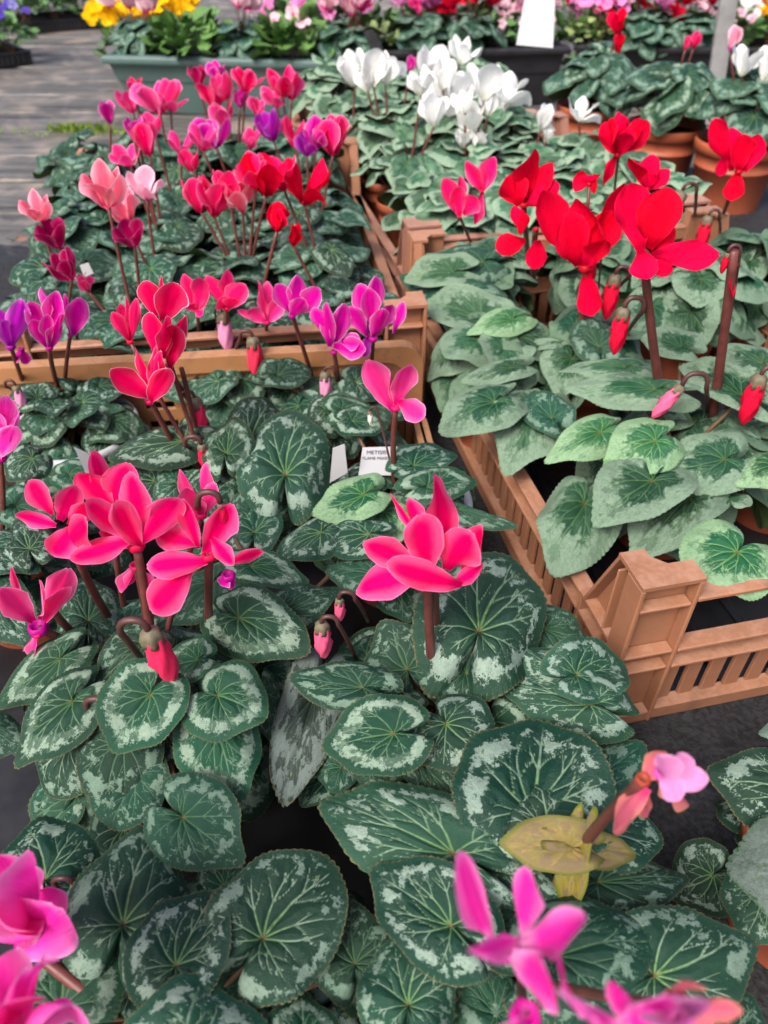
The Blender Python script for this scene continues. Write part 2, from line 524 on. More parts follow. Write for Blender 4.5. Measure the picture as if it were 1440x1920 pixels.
def make_leaf_mesh(name, na, nr, seed, fold=0.0, dome=.10, wave=.03, droop=.06, mats=()):
    rs = np.random.default_rng(seed)
    k = dict(tip=rs.uniform(.2, 1.2), asym=rs.uniform(-.07, .07), ph=rs.uniform(0, 6))
    th = np.linspace(-math.pi * .985, math.pi * .985, na)
    Rr = leaf_outline(th, k, rs)
    nteeth = 66
    tooth = .020 * (np.abs(np.sin(th * nteeth / 2 + rs.uniform(0, 3))) ** .7) * (1 + .5 * np.sin(th * 7 + 1))
    tooth[np.abs(th) > math.pi * .94] = 0
    rr = np.linspace(0.0, 1.0, nr + 1) ** .85
    rr[-2] = .965
    rad = np.repeat(rr[:, None], na, 1)
    tt = np.repeat(th[None, :], nr + 1, 0)
    rad_m = rad * (Rr[None, :] + tooth[None, :] * np.clip((rad - .9) * 10, 0, 1))
    x = rad_m * np.sin(tt)
    y = rad_m * np.cos(tt)
    # veins: midrib and laterals from the stalk, each forking
    segs = []

    def vein(p, ang, ln, w, depth_):
        n = 7
        q = np.array(p)
        a = ang
        cv = rs.normal(0, .05) + (-.075 if ang > 0 else .075) * (depth_ == 0) * (abs(ang) > .2)
        pts = [q.copy()]
        for i in range(n):
            a2 = a + cv * i + rs.normal(0, .035)
            q = q + ln / n * np.array([math.sin(a2), math.cos(a2)])
            pts.append(q.copy())
        for i in range(n):
            segs.append((pts[i], pts[i + 1], w * (1 - .6 * i / n), w * (1 - .6 * (i + 1) / n)))
        if depth_ < 2:
            for (fr, sg) in ((.42, 1), (.55, -1), (.74, 1), (.8, -1)) if depth_ == 0 else ((.5, 1), (.68, -1)):
                if rs.random() < .85:
                    fr = fr + rs.uniform(-.07, .07)
                    i = int(fr * n)
                    vein(pts[i], a + cv * i + sg * rs.uniform(.45, .75), ln * (1 - fr) * rs.uniform(.6, .95), w * .6, depth_ + 1)

    for ang0, fr in ((0, .93), (.62, .86), (-.62, .86), (1.25, .86), (-1.25, .86), (2.05, .8), (-2.05, .8), (2.65, .6), (-2.65, .6)):
        a = ang0 + rs.normal(0, .05)
        L = np.interp(a, th, Rr) * fr
        vein((0, 0), a, L, .019 if ang0 == 0 else (.0145 if abs(ang0) < 2 else .011), 0)
    P = np.stack([x.ravel(), y.ravel()], 1)
    ven = np.zeros(len(P))
    dmin = np.full(len(P), 9.0)
    for a, b, w0, w1 in segs:
        ab = b - a
        tpar = np.clip(((P - a) @ ab) / (ab @ ab + 1e-9), 0, 1)
        d = np.hypot(*(P - a - tpar[:, None] * ab).T)
        w = w0 + (w1 - w0) * tpar
        ven = np.maximum(ven, np.exp(-(d / w) ** 2))
        dmin = np.minimum(dmin, d)
    ven = ven.reshape(x.shape)
    vd = np.clip(dmin.reshape(x.shape) / .12, 0, 1)
    # relief
    z = dome * np.sin(math.pi * np.clip(rad, 0, 1) ** .9) * .9
    z -= droop * rad ** 3 * (1 - .6 * np.cos(tt))
    z += wave * rad ** 2.2 * np.sin(3 * tt + rs.uniform(0, 6)) + wave * .6 * rad ** 3 * np.sin(5 * tt + rs.uniform(0, 6))
    z += fold * np.abs(x) - fold * .18
    z += .030 * vd * np.clip(1.12 - rad, 0, 1) * 1.3 - .008 * ven
    z -= z[0, 0]
    # lobes overlap a little at the notch instead of meeting in a plane
    z += .05 * np.clip((np.abs(tt) - 2.5) / .6, 0, 1) * np.sign(tt) * rad
    nv = x.size
    V = np.stack([x, y, z], 2).reshape(-1, 3)
    V2 = V.copy()
    V2[:, 2] -= .006
    idx = np.arange(nv).reshape(x.shape)
    q = np.stack([idx[:-1, :-1], idx[:-1, 1:], idx[1:, 1:], idx[1:, :-1]], 2).reshape(-1, 4)
    top = q[:, ::-1]
    # underside on a coarser grid
    st = 2 if na > 100 else 1
    ids = idx[::st][:, ::st] if (nr % st == 0) else idx[:, ::st]
    qb = np.stack([ids[:-1, :-1], ids[:-1, 1:], ids[1:, 1:], ids[1:, :-1]], 2).reshape(-1, 4) + nv
    V2e = V2.reshape(x.shape + (3,))
    V2e[-1, :, :2] *= .985
    F = np.concatenate([top, qb])
    VV = np.concatenate([V, V2])
    me = bpy.data.meshes.new(name)
    me.from_pydata(VV.tolist(), [], F.tolist())
    me.polygons.foreach_set('use_smooth', np.ones(len(F), bool))
    mi = np.zeros(len(F), np.int32)
    mi[len(top):] = 1
    C = np.zeros((len(VV), 4), np.float32)
    C[:nv, 0], C[:nv, 1], C[:nv, 2], C[:, 3] = rad.ravel(), ven.ravel(), vd.ravel(), 1
    C[nv:] = C[:nv]
    at = me.attributes.new('lf', 'FLOAT_COLOR', 'POINT')
    at.data.foreach_set('color', C.ravel())
    me.materials.append(mats[0])
    me.materials.append(M['leaf_underside'])
    me.polygons.foreach_set('material_index', mi)
    me.update()
    return me


LEAF = {}


def leaf_mesh(mat, lod, v):
    key = (mat, lod, v)
    if key in LEAF:
        return LEAF[key]
    base = (lod, v)
    if base not in LEAF:
        na, nr = {'near': (265, 32), 'mid': (133, 16), 'far': (61, 8)}[lod]
        rs = random.Random(v * 7 + 3)
        LEAF[base] = make_leaf_mesh('cyclamen_leaf', na, nr, 100 + v, fold=rs.choice([0, .06, .14, .22, .30, -.08]), dome=rs.uniform(.05, .16),
                                    wave=rs.uniform(.025, .085), droop=rs.uniform(.04, .20), mats=(M['leaf_marbled'],))
    me = LEAF[base].copy()
    me.materials[0] = M[mat]
    LEAF[key] = me
    return me


def make_petal_mesh(name, seed, ns=22, nt=12):
    rs = np.random.default_rng(seed)
    s = np.linspace(0, 1, ns + 1)
    t = np.linspace(-1, 1, nt + 1)
    pk = rs.uniform(.5, .66)
    sharp = rs.uniform(-.3, 1.3)
    w = np.interp(s, [0, .12, .3, pk, .8, .9, .96, 1], [.20, .34, .68, 1.0, .86 - .08 * sharp, .62 - .12 * sharp, .38 - .12 * sharp, .04])
    w = np.convolve(np.pad(w, 1, mode='edge'), [.2, .6, .2], 'valid')
    S, T = np.meshgrid(s, t, indexing='ij')
    W = np.repeat(w[:, None], nt + 1, 1)
    X = .5 * W * T * (1 + .05 * np.sin(6 * S + rs.uniform(0, 6)) * np.sign(T))
    Y = S + .03 * (np.abs(T) ** 2) * (S - .6)
    cup, bend, twist = rs.uniform(-.36, .42), rs.uniform(-.30, .36), rs.uniform(-.75, .75)
    Z = cup * T ** 2 * W * .5 + bend * (S ** 2 - S) * 1.1
    Z += .085 * np.sin(S * 6 + 2.5 * T + rs.uniform(0, 6)) * np.abs(T) ** 1.5 * W
    Z += .016 * np.sin(T * 9 + rs.uniform(0, 6)) * W * S + .02 * np.sin(S * 13 + rs.uniform(0, 6)) * T ** 4
    Z += rs.uniform(-.12, .16) * np.clip(S - .75, 0, 1) ** 2 * 8
    a = twist * (S - .1)
    X, Z = X * np.cos(a) - Z * np.sin(a), X * np.sin(a) + Z * np.cos(a)
    V = np.stack([X, Y, Z], 2).reshape(-1, 3)
    idx = np.arange(V.shape[0]).reshape(S.shape)
    F = np.stack([idx[:-1, :-1], idx[:-1, 1:], idx[1:, 1:], idx[1:, :-1]], 2).reshape(-1, 4)
    me = bpy.data.meshes.new(name)
    me.from_pydata(V.tolist(), [], F.tolist())
    me.polygons.foreach_set('use_smooth', np.ones(len(F), bool))
    E = np.maximum(np.abs(T), np.interp(S, [0, .86, 1], [0, 0, 1.0]))
    E = np.maximum(E, np.abs(T) * .5 + np.clip((S - .8) * 3, 0, .6))
    C = np.zeros((len(V), 4), np.float32)
    C[:, 0], C[:, 1], C[:, 3] = np.clip(E, 0, 1).ravel(), S.ravel(), 1
    at = me.attributes.new('pt', 'FLOAT_COLOR', 'POINT')
    at.data.foreach_set('color', C.ravel())
    me.materials.append(M['hotpink'])
    me.update()
    return me


for v_ in (90, 91, 92):
    LEAF['near', v_] = make_leaf_mesh('withered_leaf', 133, 16, 300 + v_, fold=.40, dome=.05, wave=.10, droop=.12, mats=(M['leaf_marbled'],))


PETAL = {}
NPET = 12


def petal_mesh(mat, v, lod='near'):
    key = (mat, lod, v)
    if key not in PETAL:
        if (lod, v) not in PETAL:
            ns, nt = {'near': (22, 12), 'far': (9, 6)}[lod]
            PETAL[lod, v] = make_petal_mesh('petal', 500 + v, ns, nt)
        me = PETAL[lod, v].copy()
        me.materials[0] = M[mat]
        PETAL[key] = me
    return PETAL[key]


def frame(origin, ydir, nrm, sx, sy, sz):
    y = ydir.normalized()
    x = y.cross(nrm)
    if x.length < 1e-5:
        x = Vector((1, 0, 0))
    x.normalize()
    z = x.cross(y)
    m = Matrix(((x.x * sx, y.x * sy, z.x * sz, origin.x), (x.y * sx, y.y * sy, z.y * sz, origin.y), (x.z * sx, y.z * sy, z.z * sz, origin.z), (0, 0, 0, 1)))
    return m


def bez(a, b, c, n=8):
    return [a.lerp(b, t).lerp(b.lerp(c, t), t) for t in [i / n for i in range(n + 1)]]


# ------------------------------------------------------------------ plants
class Plant:
    """a potted cyclamen: an Empty at the pot's foot with pot, soil, leaves, stalks and flowers as parts"""

    def __init__(self, name, label, cx, cy, zc=.11, pot='terracotta', pot_r=.048, pot_h=.085, leafmat='leaf_marbled', lod='near', cat='potted plant', group=None, zbase=.006, loc=None, collar=False):
        c = loc if loc is not None else at_z(cx, cy, zc)
        self.c = Vector((c.x, c.y, zbase))
        self.o = empty(name, self.c)
        tag(self.o, label, cat, group)
        self.leafmat, self.lod, self.pot_h = leafmat, lod, pot_h + zbase
        self.rs = random.Random(hash(label) & 0xffff if False else sum(ord(ch) for ch in label))
        self.heroes = []
        if pot:
            make_pot(self.o, pot, pot_r, pot_h)
        if collar:
            r_, h_ = pot_r, pot_h
            MB().lathe([(r_ * .93, h_ - .008), (r_ * 1.06, h_ - .007), (r_ * 1.10, h_ - .001), (r_ * 1.09, h_ + .003), (r_ * 1.03, h_ + .004), (r_ * .98, h_ + .002), (r_ * .93, h_ - .008)], 48).build('rim_ring', M['greypot'], self.o)
        self.crown = self.c + Vector((0, 0, pot_h + .004))

    def part(self, name, data):
        return link(name, data, self.o)

    def leaf(self, S, T, width, nrm=None, mat=None, v=None, lod=None, zs=1.0, stalk=True):
        mat = mat or self.leafmat
        lod = lod or self.lod
        v = self.rs.randrange(12) if v is None else v
        L = (T - S).length
        if nrm is None:
            up = Vector((0, 0, 1))
            tc = (CAM - S).normalized()
            nrm = up * .75 + tc * .5 + Vector((self.rs.uniform(-.2, .2), self.rs.uniform(-.2, .2), 0))
        sx = width / 1.26
        o = self.part('leaf', leaf_mesh(mat, lod, v))
        o.matrix_local = Matrix.Translation(-self.c) @ frame(S, T - S, nrm, sx, L, (sx + L) * .5 * zs)
        if stalk and lod != 'far':
            a = self.crown - self.c
            b = S - self.c - Vector((0, 0, .0015))
            mid = Vector((a.x * .35 + b.x * .65, a.y * .35 + b.y * .65, max(a.z, b.z - .012) * .35 + b.z * .5))
            MBs = MB().tube(bez(a, mid, b, 6), [.0017] * 7, 6)
            self.part('leaf_stalk', MBs.mesh('leaf_stalk', M['stalk']))
        return o

    def hero(self, sx, sy, tx, ty, w, zs=.118, zt=None, mat=None, v=None, tilt=None):
        S = at_z(sx, sy, zs)
        T = at_z(tx, ty, zs - .006 if zt is None else zt)
        mid = S.lerp(T, .5)
        self.heroes.append((mid.x, mid.y))
        nrm = None
        if tilt is not None:
            nrm = Vector(tilt)
        return self.leaf(S, T, w * mpp(mid), nrm, mat, v)

    def fill(self, n, rad, ztop, size, drop=.05, mats=None, tilt=(8, 48), squash=(1, 1), arc=None, seed=0):
        rs = self.rs
        for i in range(n):
            t = (i + .6) / n
            a = i * 2.39996 + rs.uniform(-.35, .35) + seed
            if arc is not None:
                a = arc[0] + (arc[1] - arc[0]) * ((a / (2 * math.pi)) % 1)
            d = Vector((math.cos(a) * squash[0], math.sin(a) * squash[1], 0))
            rho = rad * (.12 + .88 * math.sqrt(t)) * rs.uniform(.8, 1.05) * .72
            z = ztop - drop * t ** 1.4 + rs.uniform(-.014, .008)
            S = Vector((self.c.x, self.c.y, 0)) + d * rho
            S.z = max(z, .03)
            an = R(tilt[0] + (tilt[1] - tilt[0]) * t + rs.uniform(-22, 22))
            sz = rs.uniform(.68, 1.22)
            L = size * sz * rs.uniform(.9, 1.1) * .76
            a2 = a + rs.uniform(-.75, .75)
            dd = Vector((math.cos(a2), math.sin(a2), 0))
            T = S + dd * L * math.cos(an) - Vector((0, 0, L * math.sin(an)))
            nrm = Vector((dd.x * math.sin(an), dd.y * math.sin(an), math.cos(an))) + Vector((rs.uniform(-.38, .38), rs.uniform(-.38, .38), 0))
            self.leaf(S, T, size * sz * rs.uniform(.85, 1.12), nrm, rs.choice(mats) if mats else None)

    # flowers ---------------------------------------------------------
    def stem(self, foot, top, r=.0021, mat='stem', hook=None, sag=None):
        a, b = foot - self.c, top - self.c
        mid = a.lerp(b, .55) + (sag or Vector((self.rs.uniform(-.004, .004), self.rs.uniform(-.003, .003), 0)))
        pts = bez(a, mid, b, 9)
        return self.part('flower_stem', MB().tube(pts, [r * (1.12 - .025 * i) for i in range(10)], 8).mesh('flower_stem', M[mat]))

    def hub(self, P, r, mat, axis=Vector((0, 0, 1))):
        """the short mouth of the flower, with the calyx under it"""
        o = self.part('flower', hub_mesh(mat))
        r = r * .6
        o.matrix_local = HM[o.name] = Matrix.Translation(P - self.c) @ axis.to_track_quat('Z', 'Y').to_matrix().to_4x4() @ Matrix.Diagonal((r, r, r, 1))
        return o

    def petal(self, hub, P0, P1, width, nrm, mat, v, lod='near'):
        o = link('petal', petal_mesh(mat, v, lod), hub)
        W = Matrix.Translation(-self.c) @ frame(P0, P1 - P0, nrm, width, (P1 - P0).length, (width + (P1 - P0).length) * .5)
        o.matrix_local = HM[hub.name].inverted() @ W
        return o

    def bloom(self, mat, base, petals, foot=None, dy=0.0, r=.0021, hubr=.0055, stem=True, footz=.10, hubmat=None):
        """a flower whose petals are set out one by one: petals = (base dx, dy, tip x, y, width, depth, mesh)"""
        Y = self.c.y + dy
        P = at_y(base[0], base[1], Y)
        k = mpp(P)
        h = self.hub(P, hubr, hubmat or mat)
        for i, p in enumerate(petals):
            tx, ty, w = p[0], p[1], p[2]
            dep = p[3] if len(p) > 3 else self.rs.uniform(-.012, .012)
            b = p[4] if len(p) > 4 and p[4] else base
            v = p[5] if len(p) > 5 else self.rs.randrange(NPET)
            P0 = at_y(b[0], b[1], Y + dep * .25)
            P1 = at_y(tx, ty, Y + dep)
            tc = (CAM - P1).normalized()
            side = Vector((tx - b[0], 0, -(ty - b[1]))).normalized()
            nrm = tc + Vector((self.rs.uniform(-.75, .75), 0, self.rs.uniform(-.3, .5))) - side * .15
            self.petal(h, P0, P1, w * k * .98, nrm, mat, v)
        if stem is not None:
            ft = at_z(foot[0], foot[1], footz) if foot is not None else self.crown
            self.stem(ft, P, r if stem else r * .85)
        return P

    def flower(self, mat, x, y, H, dy=0.0, tilt=None, spread=None, lod='far', r=.0017, n=5, foot=None, stem=True, width=.55):
        """a whole flower of the usual shuttlecock shape, its foot at pixel x, y and H pixels tall"""
        rs = self.rs
        P = at_y(x, y, self.c.y + dy)
        k = mpp(P)
        L = H * k
        h = self.hub(P, max(.12 * L, .002), mat)
        ax = Vector(tilt or (rs.uniform(-.3, .3), rs.uniform(-.35, .15), 1)).normalized()
        u = ax.orthogonal().normalized()
        w = ax.cross(u)
        a0 = rs.uniform(0, 6.28)
        sp = spread if spread is not None else rs.uniform(.35, .75)
        for i in range(n):
            a = a0 + i * 2 * math.pi / n + rs.uniform(-.25, .25)
            out = u * math.cos(a) + w * math.sin(a)
            s2 = sp * rs.uniform(.6, 1.4)
            d = (ax + out * s2).normalized()
            Lp = L * rs.uniform(.85, 1.1)
            P0 = P + out * L * .09
            P1 = P + out * L * .06 + d * Lp
            nrm = (ax * s2 - out * 1.0 + (w * math.cos(a) - u * math.sin(a)) * rs.uniform(.2, .7)) * (-1)
            self.petal(h, P0, P1, Lp * width * rs.uniform(.85, 1.2), nrm, mat, rs.randrange(NPET), lod)
        if stem:
            ft = self.crown if foot is None else at_z(foot[0], foot[1], .09)
            self.stem(ft, P, r, 'stem')
        return P

    def bud(self, mat, x, y, L, dy=0.0, foot=None, size=1.0, lean=0.0):
        """a nodding bud on a hooked stalk; x, y is the top of the hook, the bud hangs L pixels below"""
        rs = self.rs
        Y = self.c.y + dy
        top = at_y(x, y, Y)
        k = mpp(top)
        ft = at_z(foot[0], foot[1], .095) if foot else self.crown
        sgn = 1 if ft.x > top.x else -1
        hw = .0040 * size
        a = ft - self.c
        b = top + Vector((sgn * hw * 1.4, 0, -.006 * size)) - self.c
        c = top + Vector((0, 0, .001)) - self.c
        e = top + Vector((-sgn * hw, 0, -.005 * size)) - self.c
        pts = bez(a, a.lerp(b, .6) + Vector((0, 0, .004)), b, 6) + bez(b, b + Vector((0, 0, .007 * size)), c, 4)[1:] + bez(c, c + Vector((-sgn * hw, 0, 0)), e, 4)[1:]
        self.part('flower_stem', MB().tube(pts, .0014 * min(size, 1.35), 8).mesh('flower_stem', M['stem_dark']))
        o = self.part('bud', bud_mesh(mat))
        s = L * k * 1.6
        o.matrix_local = Matrix.Translation(e) @ Matrix.Rotation(lean, 4, 'Y') @ Matrix.Diagonal((s, s, s, 1))
        q = link('calyx', calyx_mesh(), o)
        q.matrix_local = Matrix.Diagonal((.22, .22, .26, 1))


HUB, POTM, HM = {}, {}, {}


def hub_mesh(mat):
    if mat not in HUB:
        m = MB().lathe([(.05, -.75), (.75, -.7), (1.05, -.35), (1.1, .1), (.92, .55), (.75, .6), (.6, .2), (.2, 0), (.0, 0)], 14,
                       wob=lambda a, k: .08 * math.cos(5 * a) if k in (2, 3, 4) else 0)
        HUB[mat] = m.mesh('flower_mouth', HUBMAT[mat])
    return HUB[mat]


def bud_mesh(mat):
    key = ('bud', mat)
    if key not in HUB:
        prof = [(.02, .02), (.08, -.05), (.11, -.15), (.135, -.32), (.15, -.5), (.13, -.68), (.085, -.85), (.03, -.97), (.0, -1.0)]
        n = 20
        vs, fs = [], []
        for k, (r, z) in enumerate(prof):
            for i in range(n):
                a = 2 * math.pi * i / n
                rr = r * (1 + .28 * math.cos(5 * (a - z * 2.6)))
                vs.append((rr * math.cos(a), rr * math.sin(a), z))
        for k in range(len(prof) - 1):
            for i in range(n):
                j = (i + 1) % n
                fs.append((k * n + j, k * n + i, (k + 1) * n + i, (k + 1) * n + j))
        m = MB()
        m.add(vs, fs, True)
        HUB[key] = m.mesh('bud', BUDMAT[mat])
    return HUB[key]


def calyx_mesh():
    if 'calyx' not in HUB:
        m = MB().lathe([(.0, .12), (.2, .1), (.5, -.05), (.62, -.3), (.58, -.55), (.64, -.8), (.56, -.78), (.5, -.5)], 20,
                       wob=lambda a, k: .14 * math.cos(5 * a) * (k > 2))
        HUB['calyx'] = m.mesh('calyx', M['calyx'])
    return HUB['calyx']


def hue(name, c):
    t = NT(name)
    n = t.noise(objco(t), 5, 3)
    t.base(t.mix(n, tuple(x * .75 for x in c), tuple(min(1, x * 1.2) for x in c)), .5, .2)
    translucent(t, c, .2)
    return t.m


_hc = dict(hotpink=(.55, .004, .06), crimson=(.45, .002, .06), scarlet=(.42, .002, .012), coral=(.6, .005, .05), rose=(.6, .01, .13), magenta=(.36, .002, .19),
           violet=(.28, .004, .26), fuchsia=(.5, .008, .24), pink=(.72, .03, .12), palepink=(.55, .02, .25), plum=(.3, .002, .07), white=(.62, .60, .52),
           bicolor=(.6, .03, .2), lilac=(.6, .1, .4), darkred=(.3, .002, .01), yellow=(.7, .3, .0), orange=(.6, .12, .0), blueviola=(.5, .35, .02), paleviola=(.5, .4, .05), withered=(.3, .06, .03))
HUBMAT = {k: hue('flower_mouth_' + k, c) for k, c in _hc.items()}
_bc = dict(hotpink=(.85, .03, .12), scarlet=(.72, .005, .04), magenta=(.7, .06, .35), crimson=(.7, .01, .08), white=(.8, .78, .7), rose=(.8, .12, .25), coral=(.85, .04, .1), palepink=(.8, .3, .5))
BUDMAT = {k: hue('bud_' + k, c) for k, c in _bc.items()}


def make_pot(parent, mat, r, h):
    key = (mat, round(r, 4), round(h, 4))
    if key not in POTM:
        b = r * .74
        rim = h * .16
        prof = [(.001, .0), (b, 0), (b * 1.02, .003), (r * .93, h - rim), (r * .99, h - rim + .001), (r * 1.0, h - .003), (r * .985, h), (r * .94, h), (r * .925, h - .004), (r * .90, h - rim), (b * .96, .01)]
        # mouldings under the rim
        prof[3:3] = [(r * .865, h * .62), (r * .885, h * .625), (r * .888, h * .66), (r * .872, h * .665)]
        POTM[key] = (MB().lathe(prof, 36).mesh('pot', M[mat]), MB().lathe([(.0, h - rim * .8), (r * .5, h - rim * .75), (r * .915, h - rim * .95)], 28).mesh('soil', M['soil']))
    a, b = POTM[key]
    link('pot', a, parent)
    link('soil', b, parent)


# ------------------------------------------------------------------ the setting
YAW = R(12.5)
g = MB()
g.add([(-60, -40, -.02), (60, -40, -.02), (60, 140, -.02), (-60, 140, -.02)], [(0, 1, 2, 3)])
tag(g.build('ground', M['earth']), 'grey bare ground stretching away beyond the benches', kind='structure')

deck = empty('deck', (0, 0, 0))
tag(deck, 'weathered grey wooden boards under the planters and trays', kind='structure')
brs = random.Random(4)
yy = .62
while yy < 4.6:
    wd = brs.uniform(.17, .21)
    m = MB().box(-3.2, 3.2, 0, wd - brs.uniform(.006, .014), -.018, 0.0 - brs.uniform(0, .003), .004)
    o = m.build('board', M['wood'], deck)
    o.location = (brs.uniform(-.2, .2), yy, -.0005)
    o.rotation_euler = (0, 0, R(brs.uniform(-.5, .6)) + R(-1.0))
    yy += wd

# black matting over the near boards
m = MB()
NX, NY = 60, 60
vs, fs = [], []
mrs = random.Random(8)
for j in range(NY + 1):
    for i in range(NX + 1):
        x = -1.6 + 3.2 * i / NX
        yb = 1.22 + .02 * math.sin(x * 5) + (.42 if x > -.33 else .0) * min(1, max(0, (x + .33) / .05))
        y = -.6 + (yb + .6) * j / NY
        vs.append((x, y, .0045 + .0012 * math.sin(x * 17 + y * 5) * math.sin(y * 13) + .001 * mrs.random()))
for j in range(NY):
    for i in range(NX):
        a = j * (NX + 1) + i
        fs.append((a, a + 1, a + NX + 2, a + NX + 1))
m.add(vs, fs, True)
tag(m.build('matting', M['matting']), 'black capillary matting spread under the crates', kind='structure')


# ------------------------------------------------------------------ crates
def crate(label, px, py, yaw=YAW, W=.40, L=.60, H=.150, mat='crate', loc=None, group='slatted plant crates on the bench'):
    """slatted stacking crate: origin at its front left foot; W across, L away from the camera"""
    P = loc if loc is not None else at_z(px, py, .006)
    o = empty('plastic_crate', (P.x, P.y, .006), yaw)
    tag(o, label, 'crate', group)
    mt = M[mat]
    zr1, zr2, zt = .062 / .15 * H, .079 / .15 * H, .128 / .15 * H
    d = .013      # depth of the ribbed wall
    pw, pl = .042, .064   # width of corner posts on the short and the long side
    cache = {}

    def put(name, mb, M4):
        ob = mb.build(name, mt, o)
        ob.matrix_local = M4
        return ob

    base = MB()
    base.box(.004, W - .004, .004, L - .004, .002, .006)
    for i in range(9):
        x = .02 + (W - .04) * i / 8
        base.box(x - .004, x + .004, .010, L - .010, .0065, .010, .001)
    base.build('base', M['blackplastic'], o)  # floor coloured black in place of the shade behind the slots
    # the four sides, in frames looking at each from outside: x along the wall, y inward, z up
    sides = [(Matrix.Identity(4), W, True),
             (Matrix.Translation((W, L, 0)) @ Matrix.Rotation(math.pi, 4, 'Z'), W, True),
             (Matrix.Translation((0, L, 0)) @ Matrix.Rotation(-math.pi / 2, 4, 'Z'), L, False),
             (Matrix.Translation((W, 0, 0)) @ Matrix.Rotation(math.pi / 2, 4, 'Z'), L, False)]
    for S4, ln, short in sides:
        q = pw if short else pl
        e = 0.0145
        # lower band, mid ledges
        put('bottom_rail', MB().box(q, ln - q, .0015, d, .0, .014), S4)
        put('rail', MB().box(q, ln - q, 0, d, zr1, zr1 + .0032, .0008), S4)
        put('rail', MB().box(q, ln - q, 0, d, zr2, zr2 + .0032, .0008).box(q, ln - q, d - .003, d - .0005, zr1 + .0032, zr2, .0006), S4)
        if short:
            put('top_rail', MB().box(q, ln - q, 0, d, zt, zt + .004, .001).box(q, ln - q, d - .0035, d - .0005, zt - .012, zt, .0006), S4)
        # slats with slots between them
        n = int((ln - 2 * q) / .0178)
        st = (ln - 2 * q) / n
        sl = MB().box(0, st * .62, d - .0045, d - .001, .014, zr1, .0006).mesh('slat', mt)
        for i in range(n):
            so = link('slat', sl, o)
            so.matrix_local = S4 @ Matrix.Translation((q + st * (i + .22), 0, 0))
    # corner posts: an L of ribbed cells with a flat cap
    for S4, ln, short in sides[:2]:
        for mir in (0, 1):
            mb = MB()
            H2 = H

            def bx(x0, x1, y0, y1, z0, z1, b=.0009):
                mb.box(x0, x1, y0, y1, z0, z1, b)
            # short arm back plate and ribs
            bx(.0035, pw, d - .003, d, .0, H2 - .003)
            bx(0, .0035, 0, pl * .30, .0, H2 - .003)
            bx(pw - .0032, pw, 0, d - .003, .0, H2 - .003)
            for z in (.0, zr1, zr2, zt - .003):
                bx(.0035, pw - .0032, .0006, d - .003, z, z + .003)
            bx(.0035, pw - .0032, .0006, d - .003, 0, .012)
            # long arm: back plate sloping down to the side wall
            mb.prism([(d, 0), (pl, 0), (pl, zr2 + .003), (pl * .86, zr2 + .006), (pl * .46, H2 - .003), (d, H2 - .003)], d - .0005 - .003, d - .0005, 0)
            mb.prism([(pl * .3, zr2), (pl, zr2), (pl, zr2 + .0026), (pl * .3, zr2 + .0026)], .0006, d - .0035, 0)
            mb.prism([(pl * .3, zr1), (pl, zr1), (pl, zr1 + .0026), (pl * .3, zr1 + .0026)], .0006, d - .0035, 0)
            mb.prism([(pl * .31, .0004), (pl - .0032, .0004), (pl - .0032, .012), (pl * .31, .012)], .0006, d - .0038, 0)
            # sloping edge web of the long arm and one upright rib
            mb.prism([(pl * .86, zr2 + .003), (pl * .90, zr2 + .003), (pl * .50, H2 - .003), (pl * .46, H2 - .003)], .0, d - .0035, 0)
            bx(.0006, d - .0035, pl * .44, pl * .47, .012, H2 - .012)
            bx(.0006, d - .0035, pl - .003, pl, .0, zr2)
            # cap
            mb.prism([(0, 0), (pw, 0), (pw, d + .004), (d + .012, d + .004), (d + .004, d + .012), (d + .004, pl * .50), (0, pl * .50)], H2 - .003, H2, 2)
            if mir:
                mb.v = [(ln - x, y, z) for x, y, z in mb.v]
                mb.f = [f[::-1] for f in mb.f]
            put('corner_post', mb, S4)
    return o


crate('brown slatted plastic crate of red-flowered plants, nearest on the right', 1118, 1372, L=.585)
R1 = at_z(1118, 1372, .006)
fw = Vector((-math.sin(YAW), math.cos(YAW), 0))
rt = Vector((math.cos(YAW), math.sin(YAW), 0))
crate('pinkish brown crate packed with pale-edged leaves behind the red flowers', 0, 0, mat='crate_pink', loc=R1 + fw * .595 + rt * .004, yaw=YAW + R(1.0), L=.47)
crate('pinkish brown crate under the white flowers', 0, 0, mat='crate_pink', loc=R1 + fw * 1.08 - rt * .045, yaw=YAW - R(2), L=.40)
L2C = at_z(790, 558, .150)
crate('orange brown slatted crate behind the tan crate, full of pink and red flowers', 0, 0, mat='crate', loc=L2C - rt * .42, W=.42, yaw=YAW - R(4))


